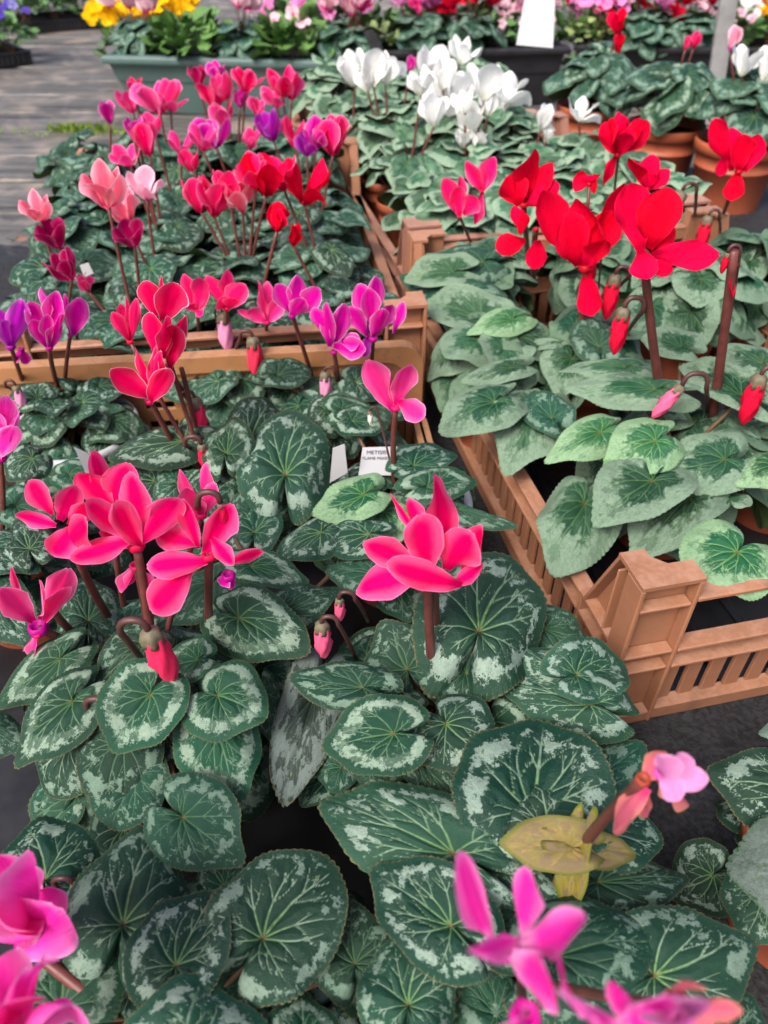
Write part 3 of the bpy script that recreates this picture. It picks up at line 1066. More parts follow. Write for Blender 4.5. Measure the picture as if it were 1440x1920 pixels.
def tan_crate(label, corner, W, L, yaw, H=.128):
    """smooth crate with a thick rounded rim; corner = its back right corner"""
    o = empty('plastic_crate', (corner.x, corner.y, .006), yaw)
    tag(o, label, 'crate')
    mt = M['crate_tan']
    rc = .022

    def wall(name, ln, S4, H=H):
        # rim seen from outside: an arch profile extruded in thickness with rounded upper corners
        def outline(off, z0):
            pts = [(off, z0)]
            for i in range(7):
                a = math.pi - i * math.pi / 12
                pts.append((off + rc + rc * math.cos(a), H - off - rc + rc * math.sin(a)))
            for i in range(7):
                a = math.pi / 2 - i * math.pi / 12
                pts.append((ln - off - rc + rc * math.cos(a), H - off - rc + rc * math.sin(a)))
            pts.append((ln - off, z0))
            return pts
        mb = MB()
        A, B = outline(0, 0), outline(.016, 0)
        n = len(A)
        vs = [(x, -.004, z) for x, z in A] + [(x, .010, z) for x, z in A] + [(x, .010, z) for x, z in B] + [(x, -.004, z) for x, z in B]
        fs = []
        for k in range(3):
            for i in range(n - 1):
                fs.append((k * n + i, k * n + i + 1, (k + 1) * n + i + 1, (k + 1) * n + i))
        for i in range(n - 1):
            fs.append((3 * n + i, 3 * n + i + 1, i + 1, i))
        mb.add(vs, fs, False)
        r_ = mb.build(name + '_rim', mt, o)
        r_.matrix_local = S4
        mb = MB()
        # panel with two rows of square holes low down
        rows = [(.0, .05), (.058, .072), (.080, H - .012)] if H > .1 else [(.0, .05)]
        for z0, z1 in rows:
            mb.box(.014, ln - .014, .001, .005, z0, z1, .0006)
        nx = 14
        for i in range(nx if H > .1 else 0):
            x = .02 + (ln - .04) * i / (nx - 1)
            mb.box(x - .008, x + .008, .0012, .0048, .05, .08, .0004)
        p_ = mb.build(name + '_panel', mt, o)
        p_.matrix_local = S4

    wall('wall', W, Matrix.Translation((0, 0, 0)) @ Matrix.Rotation(math.pi, 4, 'Z'))
    wall('wall', L, Matrix.Translation((0, -L, 0)) @ Matrix.Rotation(math.pi / 2, 4, 'Z'), .050)
    wall('wall', L, Matrix.Translation((-W, 0, 0)) @ Matrix.Rotation(-math.pi / 2, 4, 'Z'), .050)
    wall('wall', W, Matrix.Translation((-W, -L, 0)), .050)
    MB().box(-W + .004, -.004, -L + .004, -.004, .001, .005).build('base', M['blackplastic'], o)  # black floor stands in for the shadow among the pots
    return o


L1C = at_z(792, 642, .132)
tan_crate('smooth tan plastic crate with rounded rim behind the nearest plants', L1C, .60, .66, YAW - R(6))


# ------------------------------------------------------------------ plants in the tan crate (nearest)
NEAR = 'flowering cyclamens in the tan crate'
MX = ['leaf_marbled', 'leaf_veined', 'leaf_ring', 'leaf_green']


def near_plant(label, cx, cy, **k):
    return Plant('cyclamen', label, cx, cy, group=NEAR, **k)


# front left, cut by the lower edge
p = near_plant('cyclamen with large silver-marbled leaves and bright magenta flowers at the lower left corner', 330, 1900)
p.fill(34, .11, .104, .046, .045, MX)
p.hero(230, 1735, 272, 1540, 210, .122, .118, v=0, mat='leaf_veined')
p.hero(330, 1812, 400, 1660, 172, .130, .126, v=1)
p.hero(492, 1762, 628, 1608, 225, .124, .120, v=2, mat='leaf_veined')
p.hero(85, 1650, 74, 1525, 185, .112, .106, v=3)
p.hero(115, 1890, 128, 1745, 200, .118, .112, v=4, mat='leaf_ring')
p.hero(340, 2010, 345, 1830, 310, .140, .134, v=5)
p.hero(570, 1960, 562, 1858, 140, .124, .118, v=6, mat='leaf_ring')
p.hero(665, 1808, 655, 1690, 150, .110, .106, v=7, mat='leaf_green')
p.hero(420, 1660, 375, 1610, 100, .100, .104, v=8)
p.bloom('fuchsia', (48, 1775), [(-30, 1595, 120, .01), (38, 1620, 92, -.01), (92, 1655, 92, .006), (104, 1700, 100, -.016, (30, 1780)), (-25, 1700, 90, -.02), (70, 1760, 80, -.02, (-20, 1740))], foot=(195, 1890), dy=.02, r=.0026, hubr=.007, footz=.115)
p.bloom('fuchsia', (35, 1950), [(-20, 1820, 100, .0), (60, 1812, 120, -.004), (130, 1870, 125, -.012), (-30, 1900, 90, -.015)], dy=-.02, stem=False, hubr=.007)
p.bud('white', 118, 1648, 46, dy=.05, foot=(125, 1740))

# front middle / right, the yellowing leaf
p = near_plant('cyclamen with one yellow dying leaf and small bright pink flowers at the lower right', 985, 1810)
p.fill(34, .11, .104, .046, .045, MX)
p.hero(850, 1602, 585, 1493, 190, .134, .126, v=9, mat='leaf_marbled')
p.hero(845, 1737, 690, 1618, 172, .140, .134, v=10)
p.hero(765, 1885, 775, 1740, 170, .126, .122, v=11, mat='leaf_veined')
p.hero(1045, 1795, 1240, 1740, 205, .136, .130, v=0, mat='leaf_green')
p.hero(1225, 1830, 1425, 1768, 200, .126, .118, v=3, mat='leaf_veined')
p.hero(1120, 1655, 1300, 1640, 120, .114, .100, v=4, mat='leaf_green')
p.hero(1000, 1722, 838, 1590, 160, .124, .122, v=6)
p.hero(930, 1900, 860, 1790, 120, .110, .106, v=7, mat='leaf_green')
p.hero(1370, 1960, 1400, 1860, 150, .118, .110, v=8)
p.hero(1040, 1960, 1030, 1840, 160, .116, .112, v=5, mat='leaf_green')
p.hero(1066, 1588, 932, 1580, 96, .146, .140, v=90, mat='leaf_yellow', tilt=(-.1, -.4, .9))
p.hero(1075, 1580, 1196, 1604, 66, .146, .140, v=91, mat='leaf_yellow', tilt=(.1, -.5, .8))
p.hero(1088, 1580, 1066, 1722, 60, .147, .122, v=92, mat='leaf_yellow', tilt=(-.6, -.7, .3))
p.bloom('fuchsia', (950, 1778), [(858, 1602, 42, .010, (925, 1770)), (990, 1628, 70, .012, (975, 1760)), (1098, 1738, 85, -.008, (975, 1770)), (880, 1778, 42, -.018, (985, 1755)), (1045, 1868, 85, -.02, (960, 1790))], dy=-.045, r=.002, stem=False)
p.bloom('fuchsia', (985, 1905), [(1040, 1795, 40, .006, (1090, 1910)), (1155, 1838, 48, .004, (1170, 1920)), (1250, 1870, 60, -.004, (1180, 1930)), (1095, 1900, 80, -.012, (1170, 1940)), (940, 1930, 60, -.01)], dy=-.065, stem=False)
p.bloom('withered', (1270, 1890), [(1300, 1838, 50, .0), (1388, 1895, 40, -.006), (1340, 1918, 60, -.004), (1262, 1850, 45, .006)], dy=-.06, stem=False)
p.bloom('lilac', (1270, 1905), [(1335, 1885, 40, -.01), (1290, 1925, 50, -.012), (1240, 1930, 50, -.012)], dy=-.065, stem=None)
# withering flower on a long stem
P_ = p.bloom('withered', (1205, 1462), [(1252, 1412, 50, .004), (1290, 1505, 50, .006, (1225, 1455)), (1150, 1555, 70, -.003, (1215, 1478)), (1215, 1530, 42, .003, (1200, 1480))], foot=(1095, 1582), dy=.012, r=.0023, footz=.14, hubr=.004)
p.bloom('lilac', (1240, 1450), [(1328, 1462, 52, -.006), (1300, 1428, 50, -.003), (1262, 1420, 50, -.008), (1275, 1500, 52, -.010)], dy=.012, stem=None, hubr=.004)

# middle right: the big hot pink bloom
p = near_plant('cyclamen with a single large hot pink bloom in the middle of the foreground', 820, 1300)
p.fill(38, .11, .110, .046, .045, MX)
p.hero(1000, 1525, 1012, 1335, 270, .136, .134, v=1)
p.hero(1028, 1562, 1006, 1447, 175, .140, .138, v=4, mat='leaf_veined')
p.hero(1090, 1490, 1205, 1395, 140, .122, .110, v=7, mat='leaf_green')
p.hero(1112, 1562, 1250, 1572, 135, .124, .112, v=11, mat='leaf_veined')
p.hero(772, 1398, 868, 1545, 95, .116, .108, v=6, mat='leaf_green')
p.hero(738, 1376, 596, 1398, 146, .146, .138, v=10, mat='leaf_ring')
p.hero(836, 1358, 905, 1442, 165, .136, .130, v=3, mat='leaf_marbled')
p.hero(680, 1290, 541, 1272, 98, .138, .130, v=7, mat='leaf_green')
p.hero(590, 1305, 530, 1520, 118, .106, .092, v=2, mat='leaf_dull')
p.hero(763, 1256, 712, 1166, 150, .126, .130, v=8, mat='leaf_green')
p.hero(748, 1300, 740, 1330, 110, .118, .112, v=0, mat='leaf_green')
p.hero(897, 1186, 948, 1028, 218, .140, .138, v=11, mat='leaf_marbled')
p.hero(872, 1262, 928, 1298, 122, .126, .122, v=2, mat='leaf_green')
p.hero(1062, 1272, 962, 1216, 92, .132, .130, v=5)
p.hero(1105, 1322, 928, 1278, 128, .130, .126, v=9, mat='leaf_marbled')
p.hero(1080, 1266, 1182, 1246, 122, .136, .124, v=1, mat='leaf_marbled')
p.hero(1020, 1180, 1120, 1210, 100, .120, .110, v=4, mat='leaf_green')
p.hero(640, 1440, 590, 1450, 90, .100, .095, v=4, mat='leaf_green')
p.hero(700, 1430, 690, 1480, 110, .112, .104, v=6, mat='leaf_green')
p.bloom('hotpink', (800, 1075), [(814, 892, 96, .016, (842, 1030), 2), (731, 926, 26, .012, (778, 1000)), (765, 935, 36, .014, (800, 1010)), (905, 985, 58, .006, (868, 1080)), (787, 968, 74, -.006, (806, 1068)), (884, 1000, 84, -.012, (838, 1068)),
                                 (682, 1018, 62, .004, (786, 1062)), (667, 1108, 84, -.004, (800, 1068)), (728, 1062, 56, -.014, (866, 1096)), (905, 1060, 40, -.004, (850, 1098))], foot=(812, 1292), dy=-.004, r=.0026, hubr=.008)
p.stem(at_z(820, 1225, .10), at_y(813, 1080, p.c.y), .0025)
p.bud('rose', 615, 1158, 66, dy=.02, foot=(668, 1236))
p.bud('rose', 648, 1112, 40, dy=.04, foot=(690, 1165))

# left: the bunch of hot pink blooms
p = near_plant('cyclamen with a wide bunch of hot pink blooms on the left of the foreground', 270, 1245, collar=True, pot_r=.064, pot_h=.074)
p.fill(44, .125, .110, .044, .05, MX)
p.hero(282, 1302, 205, 1416, 160, .146, .134, v=1, mat='leaf_ring')
p.hero(407, 1305, 502, 1352, 168, .142, .136, v=7, mat='leaf_ring')
p.hero(405, 1374, 460, 1500, 152, .126, .110, v=5, mat='leaf_ring')
p.hero(448, 1160, 582, 1222, 136, .136, .128, v=11, mat='leaf_ring')
p.hero(137, 1316, 22, 1440, 136, .134, .118, v=6, mat='leaf_ring')
p.hero(400, 1092, 288, 1170, 104, .120, .116, v=3, mat='leaf_green')
p.hero(165, 1165, 168, 1072, 108, .118, .116, v=9, mat='leaf_green')
p.hero(268, 1208, 178, 1290, 104, .136, .130, v=4, mat='leaf_green')
p.hero(270, 1215, 318, 1215, 60, .134, .130, v=0, mat='leaf_green')
p.hero(372, 1238, 304, 1262, 96, .138, .132, v=2, mat='leaf_ring')
p.hero(112, 1236, -5, 1330, 96, .130, .118, v=8, mat='leaf_ring')
p.hero(-25, 1115, 62, 1215, 116, .116, .112, v=10)
p.hero(230, 1392, 176, 1518, 150, .122, .104, v=3, mat='leaf_green')
p.hero(250, 1450, 215, 1562, 140, .108, .092, v=2, mat='leaf_green')
p.hero(342, 1532, 458, 1618, 160, .124, .116, v=6, mat='leaf_green')
p.hero(-20, 1370, 45, 1400, 90, .100, .092, v=5, mat='leaf_green')
p.hero(495, 1300, 520, 1400, 60, .100, .092, v=5, mat='leaf_green')
D = -.01
p.bloom('hotpink', (128, 1000), [(30, 966, 40, .004, (105, 985)), (56, 900, 44, .012, (98, 965)), (140, 910, 58, .014, (112, 975)), (172, 945, 50, .01, (130, 985)), (100, 1042, 62, -.012, (138, 990)), (162, 975, 66, -.014, (118, 1030))], foot=(215, 1175), dy=.0, r=.0024, hubr=.006)
p.bloom('hotpink', (212, 955), [(172, 845, 46, .012), (147, 885, 62, .004), (240, 868, 66, .010)], dy=.03, foot=(235, 1150), r=.002)
p.bloom('hotpink', (255, 1022), [(246, 886, 66, .008, (262, 1000)), (333, 932, 70, .004, (265, 1015)), (160, 940, 50, -.004, (258, 1015)), (215, 945, 48, -.012, (268, 1025)), (131, 1046, 60, -.012, (245, 1012)), (190, 1000, 50, .01)], foot=(292, 1270), dy=-.008, r=.0027, hubr=.007)
p.bloom('hotpink', (392, 1042), [(435, 943, 66, .006, (385, 1035)), (343, 935, 38, .008, (372, 1025)), (437, 1060, 40, -.01, (398, 1010)), (276, 1062, 58, -.010, (388, 1052)), (284, 1146, 78, -.014, (358, 1062)), (293, 1000, 52, .010, (370, 1020)), (493, 1034, 32, .012, (430, 1055))], foot=(392, 1205), dy=-.006, r=.0024, hubr=.006)
p.bloom('rose', (378, 965), [(338, 880, 30, .008), (386, 868, 30, .012), (404, 906, 38, .004), (352, 912, 52, -.006), (340, 960, 40, .0)], dy=.025, stem=False, hubr=.005)
p.bud('crimson', 392, 925, 34, dy=.0, foot=(372, 985), size=1.2)
p.bloom('rose', (72, 1178), [(-2, 1102, 58, -.004, (62, 1165), 5), (128, 1066, 50, .006, (80, 1160)), (74, 1092, 34, -.01, (75, 1160)), (22, 1062, 14, .008, (40, 1130)), (120, 1100, 40, -.008, (84, 1165))], foot=(165, 1235), dy=.0, r=.0026, hubr=.009, hubmat='magenta')
p.stem(at_z(155, 1205, .10), at_y(100, 1145, p.c.y + .0), .0024)
p.bloom('rose', (70, 1190), [(60, 1235, 30, -.004), (45, 1222, 18, .002)], dy=-.004, stem=None, hubr=.004)
p.bloom('rose', (255, 1062), [(226, 1108, 34, .004), (288, 1112, 32, .004), (240, 1100, 26, .002)], foot=(280, 1200), dy=.01, r=.0022)
p.bloom('magenta', (428, 1080), [(440, 1100, 34, .0), (415, 1098, 30, -.004)], dy=.0, stem=None, hubr=.006)
p.bud('hotpink', 250, 1165, 100, dy=-.04, foot=(292, 1272), size=1.5, lean=-.12)
p.bud('crimson', 180, 1312, 30, dy=-.05, foot=(176, 1375), size=1.2)

# middle: tall crimson blooms
p = near_plant('cyclamen with tall dark crimson white-edged blooms in front of the tan crate wall', 385, 870)
p.fill(36, .095, .112, .042, .045, MX)
p.hero(535, 892, 543, 760, 158, .128, .140, v=11, mat='leaf_marbled')
p.hero(425, 852, 436, 775, 92, .136, .144, v=4, mat='leaf_ring')
p.hero(470, 822, 505, 735, 118, .122, .128, v=9)
p.hero(342, 828, 198, 858, 88, .130, .122, v=0, mat='leaf_marbled')
p.hero(388, 944, 420, 850, 100, .116, .122, v=3, mat='leaf_marbled')
p.hero(400, 990, 440, 930, 90, .100, .102, v=8, mat='leaf_green')
p.hero(470, 965, 545, 935, 80, .112, .108, v=1, mat='leaf_green')
p.hero(478, 1000, 495, 930, 100, .110, .112, v=6)
p.hero(330, 900, 300, 870, 70, .108, .104, v=5, mat='leaf_green')
p.hero(470, 1062, 584, 1092, 72, .128, .118, v=10, mat='leaf_ring')
p.bloom('crimson', (300, 612), [(272, 527, 44, .006, (292, 592)), (330, 530, 66, .0, (306, 600)), (303, 516, 12, .01)], dy=.006, stem=False)
p.bloom('crimson', (312, 690), [(283, 586, 52, .002, (290, 668)), (312, 594, 38, -.008, (306, 672)), (345, 590, 50, .004, (318, 690)), (325, 608, 40, -.004, (318, 695))], foot=(388, 795), dy=-.002, r=.0024, hubr=.006)
p.bloom('crimson', (282, 752), [(206, 694, 52, -.006, (282, 745)), (256, 652, 32, .006, (276, 730)), (292, 650, 38, .0, (286, 738)), (314, 692, 40, -.010, (282, 755)), (300, 660, 24, -.006, (286, 740))], foot=(345, 872), dy=-.012, r=.0023, hubr=.006)
p.bloom('coral', (244, 640), [(211, 585, 26, -.004), (236, 556, 22, .004), (256, 560, 24, .0), (225, 570, 20, .004)], dy=.015, stem=False, hubr=.004)
p.stem(at_z(372, 850, .11), at_y(340, 690, p.c.y + .01), .0022)
p.bud('hotpink', 352, 735, 60, dy=.02, foot=(372, 850), size=1.1)
p.bud('crimson', 362, 820, 40, dy=-.02, foot=(378, 860), size=1.3)

# right of it, the labelled pot with one pink bloom
p = near_plant('cyclamen with a lone pink bloom beside the printed plant label', 748, 915, collar=True, pot_r=.054, pot_h=.088)
p.fill(30, .085, .110, .042, .04, MX)
p.hero(682, 928, 584, 970, 92, .136, .130, v=7, mat='leaf_silver_bright')
p.hero(692, 1003, 592, 1012, 88, .126, .120, v=3, mat='leaf_marbled')
p.hero(800, 915, 898, 900, 78, .136, .128, v=6, mat='leaf_ring')
p.hero(776, 875, 862, 850, 76, .126, .120, v=1, mat='leaf_marbled')
p.hero(602, 1000, 508, 1052, 92, .124, .116, v=9, mat='leaf_marbled')
p.hero(530, 1150, 640, 1098, 84, .120, .118, v=4, mat='leaf_green')
p.hero(860, 955, 970, 990, 46, .122, .112, v=5, mat='leaf_green')
p.hero(720, 960, 750, 1020, 90, .116, .112, v=2, mat='leaf_silver_bright')
p.hero(700, 1075, 610, 1075, 90, .112, .106, v=8, mat='leaf_green')
p.hero(660, 790, 730, 800, 70, .130, .124, v=10, mat='leaf_ring')
p.bloom('rose', (742, 765), [(688, 674, 50, .002, (738, 770), 1), (768, 682, 58, .0, (744, 758)), (795, 782, 46, -.004, (748, 752)), (730, 690, 20, .008)], foot=(741, 918), dy=-.004, r=.0022, hubr=.005)
p.bud('white', 700, 765, 20, dy=.02, size=.6)

# behind: magenta bunch by the crate corner
p = near_plant('cyclamen with a bunch of magenta white-edged blooms by the crate corner', 640, 740)
p.fill(24, .075, .118, .043, .045, MX)
p.hero(520, 705, 585, 695, 78, .128, .124, v=2, mat='leaf_green')
p.hero(640, 770, 700, 770, 90, .130, .122, v=5, mat='leaf_ring')
p.bloom('magenta', (548, 592), [(519, 532, 40, .004, (545, 585)), (558, 516, 46, .01, (550, 580)), (600, 540, 44, .004, (556, 588)), (570, 560, 36, -.008, (545, 595))], dy=.0, foot=(588, 715), r=.002, hubr=.005)
p.bloom('magenta', (626, 660), [(588, 578, 40, .002, (620, 640)), (612, 568, 42, -.004, (618, 650)), (645, 570, 44, .004, (626, 645)), (686, 655, 46, -.008, (625, 648)), (675, 640, 36, -.002, (640, 640))], dy=-.008, foot=(640, 740), r=.0021, hubr=.005)
p.bloom('magenta', (700, 635), [(673, 532, 40, .006, (694, 600)), (705, 518, 42, .008, (698, 590)), (692, 540, 40, -.002, (698, 608)), (735, 570, 42, .0, (705, 625)), (757, 566, 22, .004, (738, 625)), (720, 580, 40, -.008, (700, 632)), (655, 575, 34, .0, (690, 630))], dy=.0, foot=(694, 700), r=.002, hubr=.006)
p.bloom('violet', (690, 630), [(670, 560, 36, .006), (680, 670, 26, -.002)], dy=.008, stem=None, hubr=.004)
p.bud('palepink', 616, 690, 45, dy=-.004, foot=(640, 745), size=.9)
p.bud('white', 632, 745, 40, dy=-.02, foot=(645, 765), size=.8)

# behind left of it: coral pink flowers against the crate
p = near_plant('cyclamen with coral pink blooms against the back wall of the tan crate', 450, 700)
p.fill(24, .075, .118, .042, .045, MX)
p.bloom('coral', (368, 582), [(345, 514, 28, .002), (375, 520, 34, -.004), (392, 545, 32, .0), (350, 570, 24, -.006), (380, 590, 20, -.006)], dy=.0, foot=(372, 640), r=.0018, hubr=.004)
p.bloom('coral', (425, 578), [(387, 518, 34, .0), (425, 506, 40, .006), (458, 532, 44, .002), (410, 560, 36, -.006), (440, 560, 40, -.006)], dy=.0, foot=(426, 690), r=.002, hubr=.005)
p.bloom('rose', (500, 604), [(484, 526, 26, .0), (502, 528, 28, .006), (465, 580, 28, -.008), (532, 562, 34, .004), (445, 582, 16, .0)], dy=.004, foot=(492, 640), r=.0018, hubr=.005)
p.bud('palepink', 410, 580, 55, dy=.01, foot=(415, 650), size=.7)
p.bud('coral', 462, 622, 58, dy=-.008, foot=(428, 695), size=1.2)

# left: violet flowers and small leaves
p = near_plant('cyclamen with violet-magenta blooms and small leaves at the left edge', 130, 770, collar=True, pot_r=.052)
p.fill(40, .078, .124, .036, .045, MX + ['leaf_ring', 'leaf_ring'])
p.bloom('magenta', (92, 652), [(55, 566, 40, .006, (80, 630)), (80, 538, 40, .01, (90, 610)), (108, 545, 42, .004, (96, 630)), (62, 598, 34, -.004, (88, 650)), (112, 588, 40, -.004, (94, 655)), (88, 590, 22, -.008, (92, 645))], dy=-.004, foot=(115, 745), r=.0022, hubr=.005)
p.bloom('magenta', (132, 628), [(148, 558, 44, .0, (138, 628)), (122, 552, 14, .006)], dy=.004, foot=(120, 740), r=.0018, hubr=.004)
p.bloom('violet', (20, 650), [(-12, 575, 44, .0), (42, 562, 44, -.002), (5, 600, 30, -.008)], dy=-.004, foot=(48, 732), r=.0021, hubr=.006)
p.bloom('magenta', (40, 655), [(52, 682, 22, .002), (30, 680, 18, .0)], dy=.01, stem=None, hubr=.004)
p.bud('palepink', 18, 715, 36, dy=-.02, foot=(40, 745), size=.9)

# left edge: rose flower half out of frame
p = near_plant('cyclamen with magenta blooms half cut by the left edge of the picture', -10, 985)
p.fill(32, .09, .110, .044, .04, MX)
p.hero(-25, 1030, 72, 1068, 116, .126, .120, v=4)
p.hero(55, 1030, 30, 975, 90, .126, .128, v=8, mat='leaf_marbled')
p.hero(30, 950, 105, 975, 80, .124, .118, v=2, mat='leaf_green')
p.hero(60, 860, 10, 900, 80, .132, .126, v=9)
p.hero(130, 890, 200, 900, 70, .122, .116, v=7, mat='leaf_ring')
p.bloom('fuchsia', (0, 858), [(35, 770, 44, -.004), (10, 742, 40, .004), (-20, 760, 40, .0), (25, 800, 40, -.012)], dy=.0, r=.002, hubr=.007)

# right edge: plant beyond the matting gap
p = Plant('cyclamen', 'cyclamen with frosted silver leaves at the right edge beside bare black matting', 1580, 1600, zc=.09)
p.fill(10, .075, .080, .05, .03, ['leaf_marbled'])
p.hero(1500, 1492, 1326, 1440, 165, .104, .094, v=3, mat='leaf_marbled')
p.hero(1570, 1650, 1356, 1618, 235, .112, .100, v=9, mat='leaf_frost')
p.hero(1490, 1370, 1422, 1378, 55, .110, .104, v=5, mat='leaf_frost')

# ------------------------------------------------------------------ right-hand crate: red flowers over silver leaves
RED = 'red cyclamens in the slatted crate'
SV = ['leaf_silver', 'leaf_silver_dark', 'leaf_silver_dark', 'leaf_silver']


def red_plant(label, cx, cy, **k):
    return Plant('cyclamen', label, cx, cy, group=RED, leafmat='leaf_silver', lod=k.pop('lod', 'near'), pot_h=.09, **k)


p = red_plant('silver-leaved cyclamen with the tallest scarlet blooms at the front of the crate', 1290, 800, zc=.13)
p.fill(26, .10, .126, .056, .05, SV, (0, 66))
p.hero(1222, 903, 1108, 985, 150, .136, .126, v=1, mat='leaf_silver')
p.hero(1228, 828, 1134, 870, 122, .150, .142, v=4, mat='leaf_silver_bright')
p.hero(1126, 812, 1022, 866, 88, .138, .130, v=6, mat='leaf_silver_bright')
p.hero(1228, 731, 1060, 724, 78, .158, .150, v=3, mat='leaf_silver')
p.hero(1172, 690, 1043, 690, 58, .160, .154, v=9, mat='leaf_silver')
p.hero(1278, 652, 1202, 630, 66, .158, .154, v=2, mat='leaf_silver')
p.hero(1358, 862, 1240, 892, 132, .140, .130, v=7, mat='leaf_silver')
p.hero(1290, 935, 1180, 1055, 135, .118, .104, v=10, mat='leaf_silver')
p.hero(1095, 945, 1040, 1078, 145, .112, .098, v=11, mat='leaf_silver')
p.hero(1382, 1036, 1312, 1112, 172, .142, .132, v=5, mat='leaf_silver_bright')
p.hero(1450, 872, 1378, 908, 84, .142, .136, v=0, mat='leaf_silver_bright')
p.hero(1428, 682, 1350, 650, 92, .158, .152, v=8, mat='leaf_silver')
p.hero(1392, 742, 1268, 680, 78, .156, .154, v=1, mat='leaf_silver')
p.hero(1440, 760, 1385, 790, 70, .140, .134, v=4, mat='leaf_green')
p.hero(1370, 940, 1370, 920, 70, .12, .118, v=3, mat='leaf_silver')
Pq = p.bloom('scarlet', (1207, 478), [(1178, 345, 72, .008, (1202, 470), 3), (1252, 352, 84, .004, (1215, 465)), (1347, 478, 56, -.010, (1222, 478)), (1214, 524, 56, -.014, (1200, 470)), (1262, 505, 36, -.012, (1215, 498)), (1262, 420, 50, .01, (1220, 470))], foot=(1242, 765), dy=-.002, r=.0034, hubr=.006, footz=.13)
p.stem(at_z(1335, 790, .12), at_y(1376, 470, p.c.y - .004), .0038)
p.bloom('scarlet', (1378, 495), [(1372, 560, 24, -.004)], dy=.0, stem=None, hubr=.004)
p.bud('scarlet', 1378, 462, 26, dy=-.004, size=.9, foot=(1338, 780))
p.bud('rose', 1305, 702, 52, dy=-.02, foot=(1325, 790), size=2.0, lean=.5)
p.bud('scarlet', 1190, 560, 62, dy=.0, foot=(1165, 640), size=1.5)
p.bud('scarlet', 1445, 690, 70, dy=-.02, size=1.3, foot=(1460, 760))

p = red_plant('silver-leaved cyclamen with a dense cluster of scarlet blooms in the middle of the crate', 1100, 640, zc=.13)
p.fill(26, .085, .136, .055, .05, SV, (0, 66))
p.hero(1122, 652, 1093, 594, 92, .150, .154, v=7, mat='leaf_green')
p.hero(1035, 786, 982, 742, 84, .134, .136, v=2, mat='leaf_green')
p.hero(1005, 775, 950, 888, 140, .124, .110, v=6, mat='leaf_silver')
p.bloom('scarlet', (1097, 502), [(1012, 360, 78, .008, (1070, 470)), (1166, 342, 70, .004, (1110, 480)), (1085, 372, 74, .012, (1092, 470)), (1060, 402, 74, -.006, (1085, 498)), (1122, 405, 84, -.008, (1102, 502), 4), (1135, 450, 54, -.014, (1095, 500)), (1110, 592, 50, -.008, (1100, 508)), (1150, 395, 60, .0, (1108, 490))], foot=(1090, 625), dy=-.006, r=.0036, hubr=.009, footz=.14)
p.bloom('scarlet', (982, 384), [(1003, 280, 84, .004, (978, 375), 2), (952, 330, 60, -.004, (975, 385)), (1035, 305, 50, .01), (1048, 345, 44, .0)], foot=(992, 520), dy=.04, r=.0028, hubr=.006)
p.bloom('scarlet', (1105, 345), [(1075, 335, 40, .004), (1100, 330, 50, .0), (1120, 345, 40, -.004)], dy=.03, stem=False, hubr=.004)
p.bloom('scarlet', (1005, 430), [(930, 465, 44, -.004, (985, 450)), (1002, 505, 44, .002, (1008, 450)), (958, 410, 40, .004, (985, 400)), (985, 400, 26, .0, (975, 440))], foot=(1000, 535), dy=.03, r=.003, hubr=.004)
p.bud('scarlet', 1168, 502, 58, dy=.0, foot=(1142, 560), size=1.4)
p.bud('scarlet', 1120, 470, 46, dy=.006, size=.8, foot=(1120, 560))

p = red_plant('silver-leaved cyclamen with one red bud at the left side of the crate', 945, 640, zc=.13)
p.fill(26, .08, .134, .052, .05, SV, (0, 66))
p.hero(927, 756, 823, 806, 124, .142, .132, v=4, mat='leaf_silver')
p.hero(935, 765, 968, 790, 60, .140, .132, v=0, mat='leaf_silver')
p.hero(960, 690, 865, 718, 60, .140, .134, v=8, mat='leaf_silver')
p.hero(905, 600, 790, 560, 100, .134, .128, v=1, mat='leaf_silver')
p.hero(870, 545, 748, 512, 90, .138, .130, v=3, mat='leaf_green')
p.hero(890, 650, 828, 655, 90, .124, .116, v=5, mat='leaf_silver')
p.hero(960, 600, 875, 625, 66, .146, .142, v=6, mat='leaf_silver_bright')
p.bud('scarlet', 985, 655, 84, dy=-.02, foot=(1000, 740), size=1.6, lean=.25)

p = red_plant('silver-leaved cyclamen with red blooms against the terracotta pots', 1300, 515, zc=.14)
p.fill(32, .09, .158, .055, .05, SV, (0, 66))
p.flower('scarlet', 1160, 290, 66, dy=.04, spread=.5, lod='near', foot=(1150, 420))
p.bloom('scarlet', (1155, 292), [(1130, 350, 34, -.004)], dy=.04, stem=None, hubr=.004)
p.bloom('scarlet', (1158, 290), [(1130, 232, 34, .0), (1166, 216, 50, .006), (1216, 228, 46, .0), (1180, 240, 44, -.008)], dy=.04, stem=None, hubr=.006)
p.bloom('scarlet', (1214, 354), [(1182, 294, 36, .0), (1222, 290, 40, .006), (1255, 318, 40, .0), (1225, 325, 36, -.006)], dy=.03, foot=(1225, 480), r=.0022, hubr=.005)
p.bloom('scarlet', (1385, 322), [(1338, 224, 44, .004, (1365, 300)), (1372, 240, 44, .008, (1372, 320)), (1392, 252, 50, -.004, (1385, 322)), (1424, 252, 46, .0, (1396, 322)), (1370, 376, 40, -.006, (1385, 322)), (1350, 330, 24, .006, (1360, 290))], dy=.03, foot=(1340, 440), r=.0024, hubr=.006)
p.bud('scarlet', 1294, 345, 62, dy=.02, foot=(1300, 430), size=1.6, lean=.3)
p.bud('scarlet', 1340, 395, 46, dy=.01, foot=(1350, 450), size=1.2)

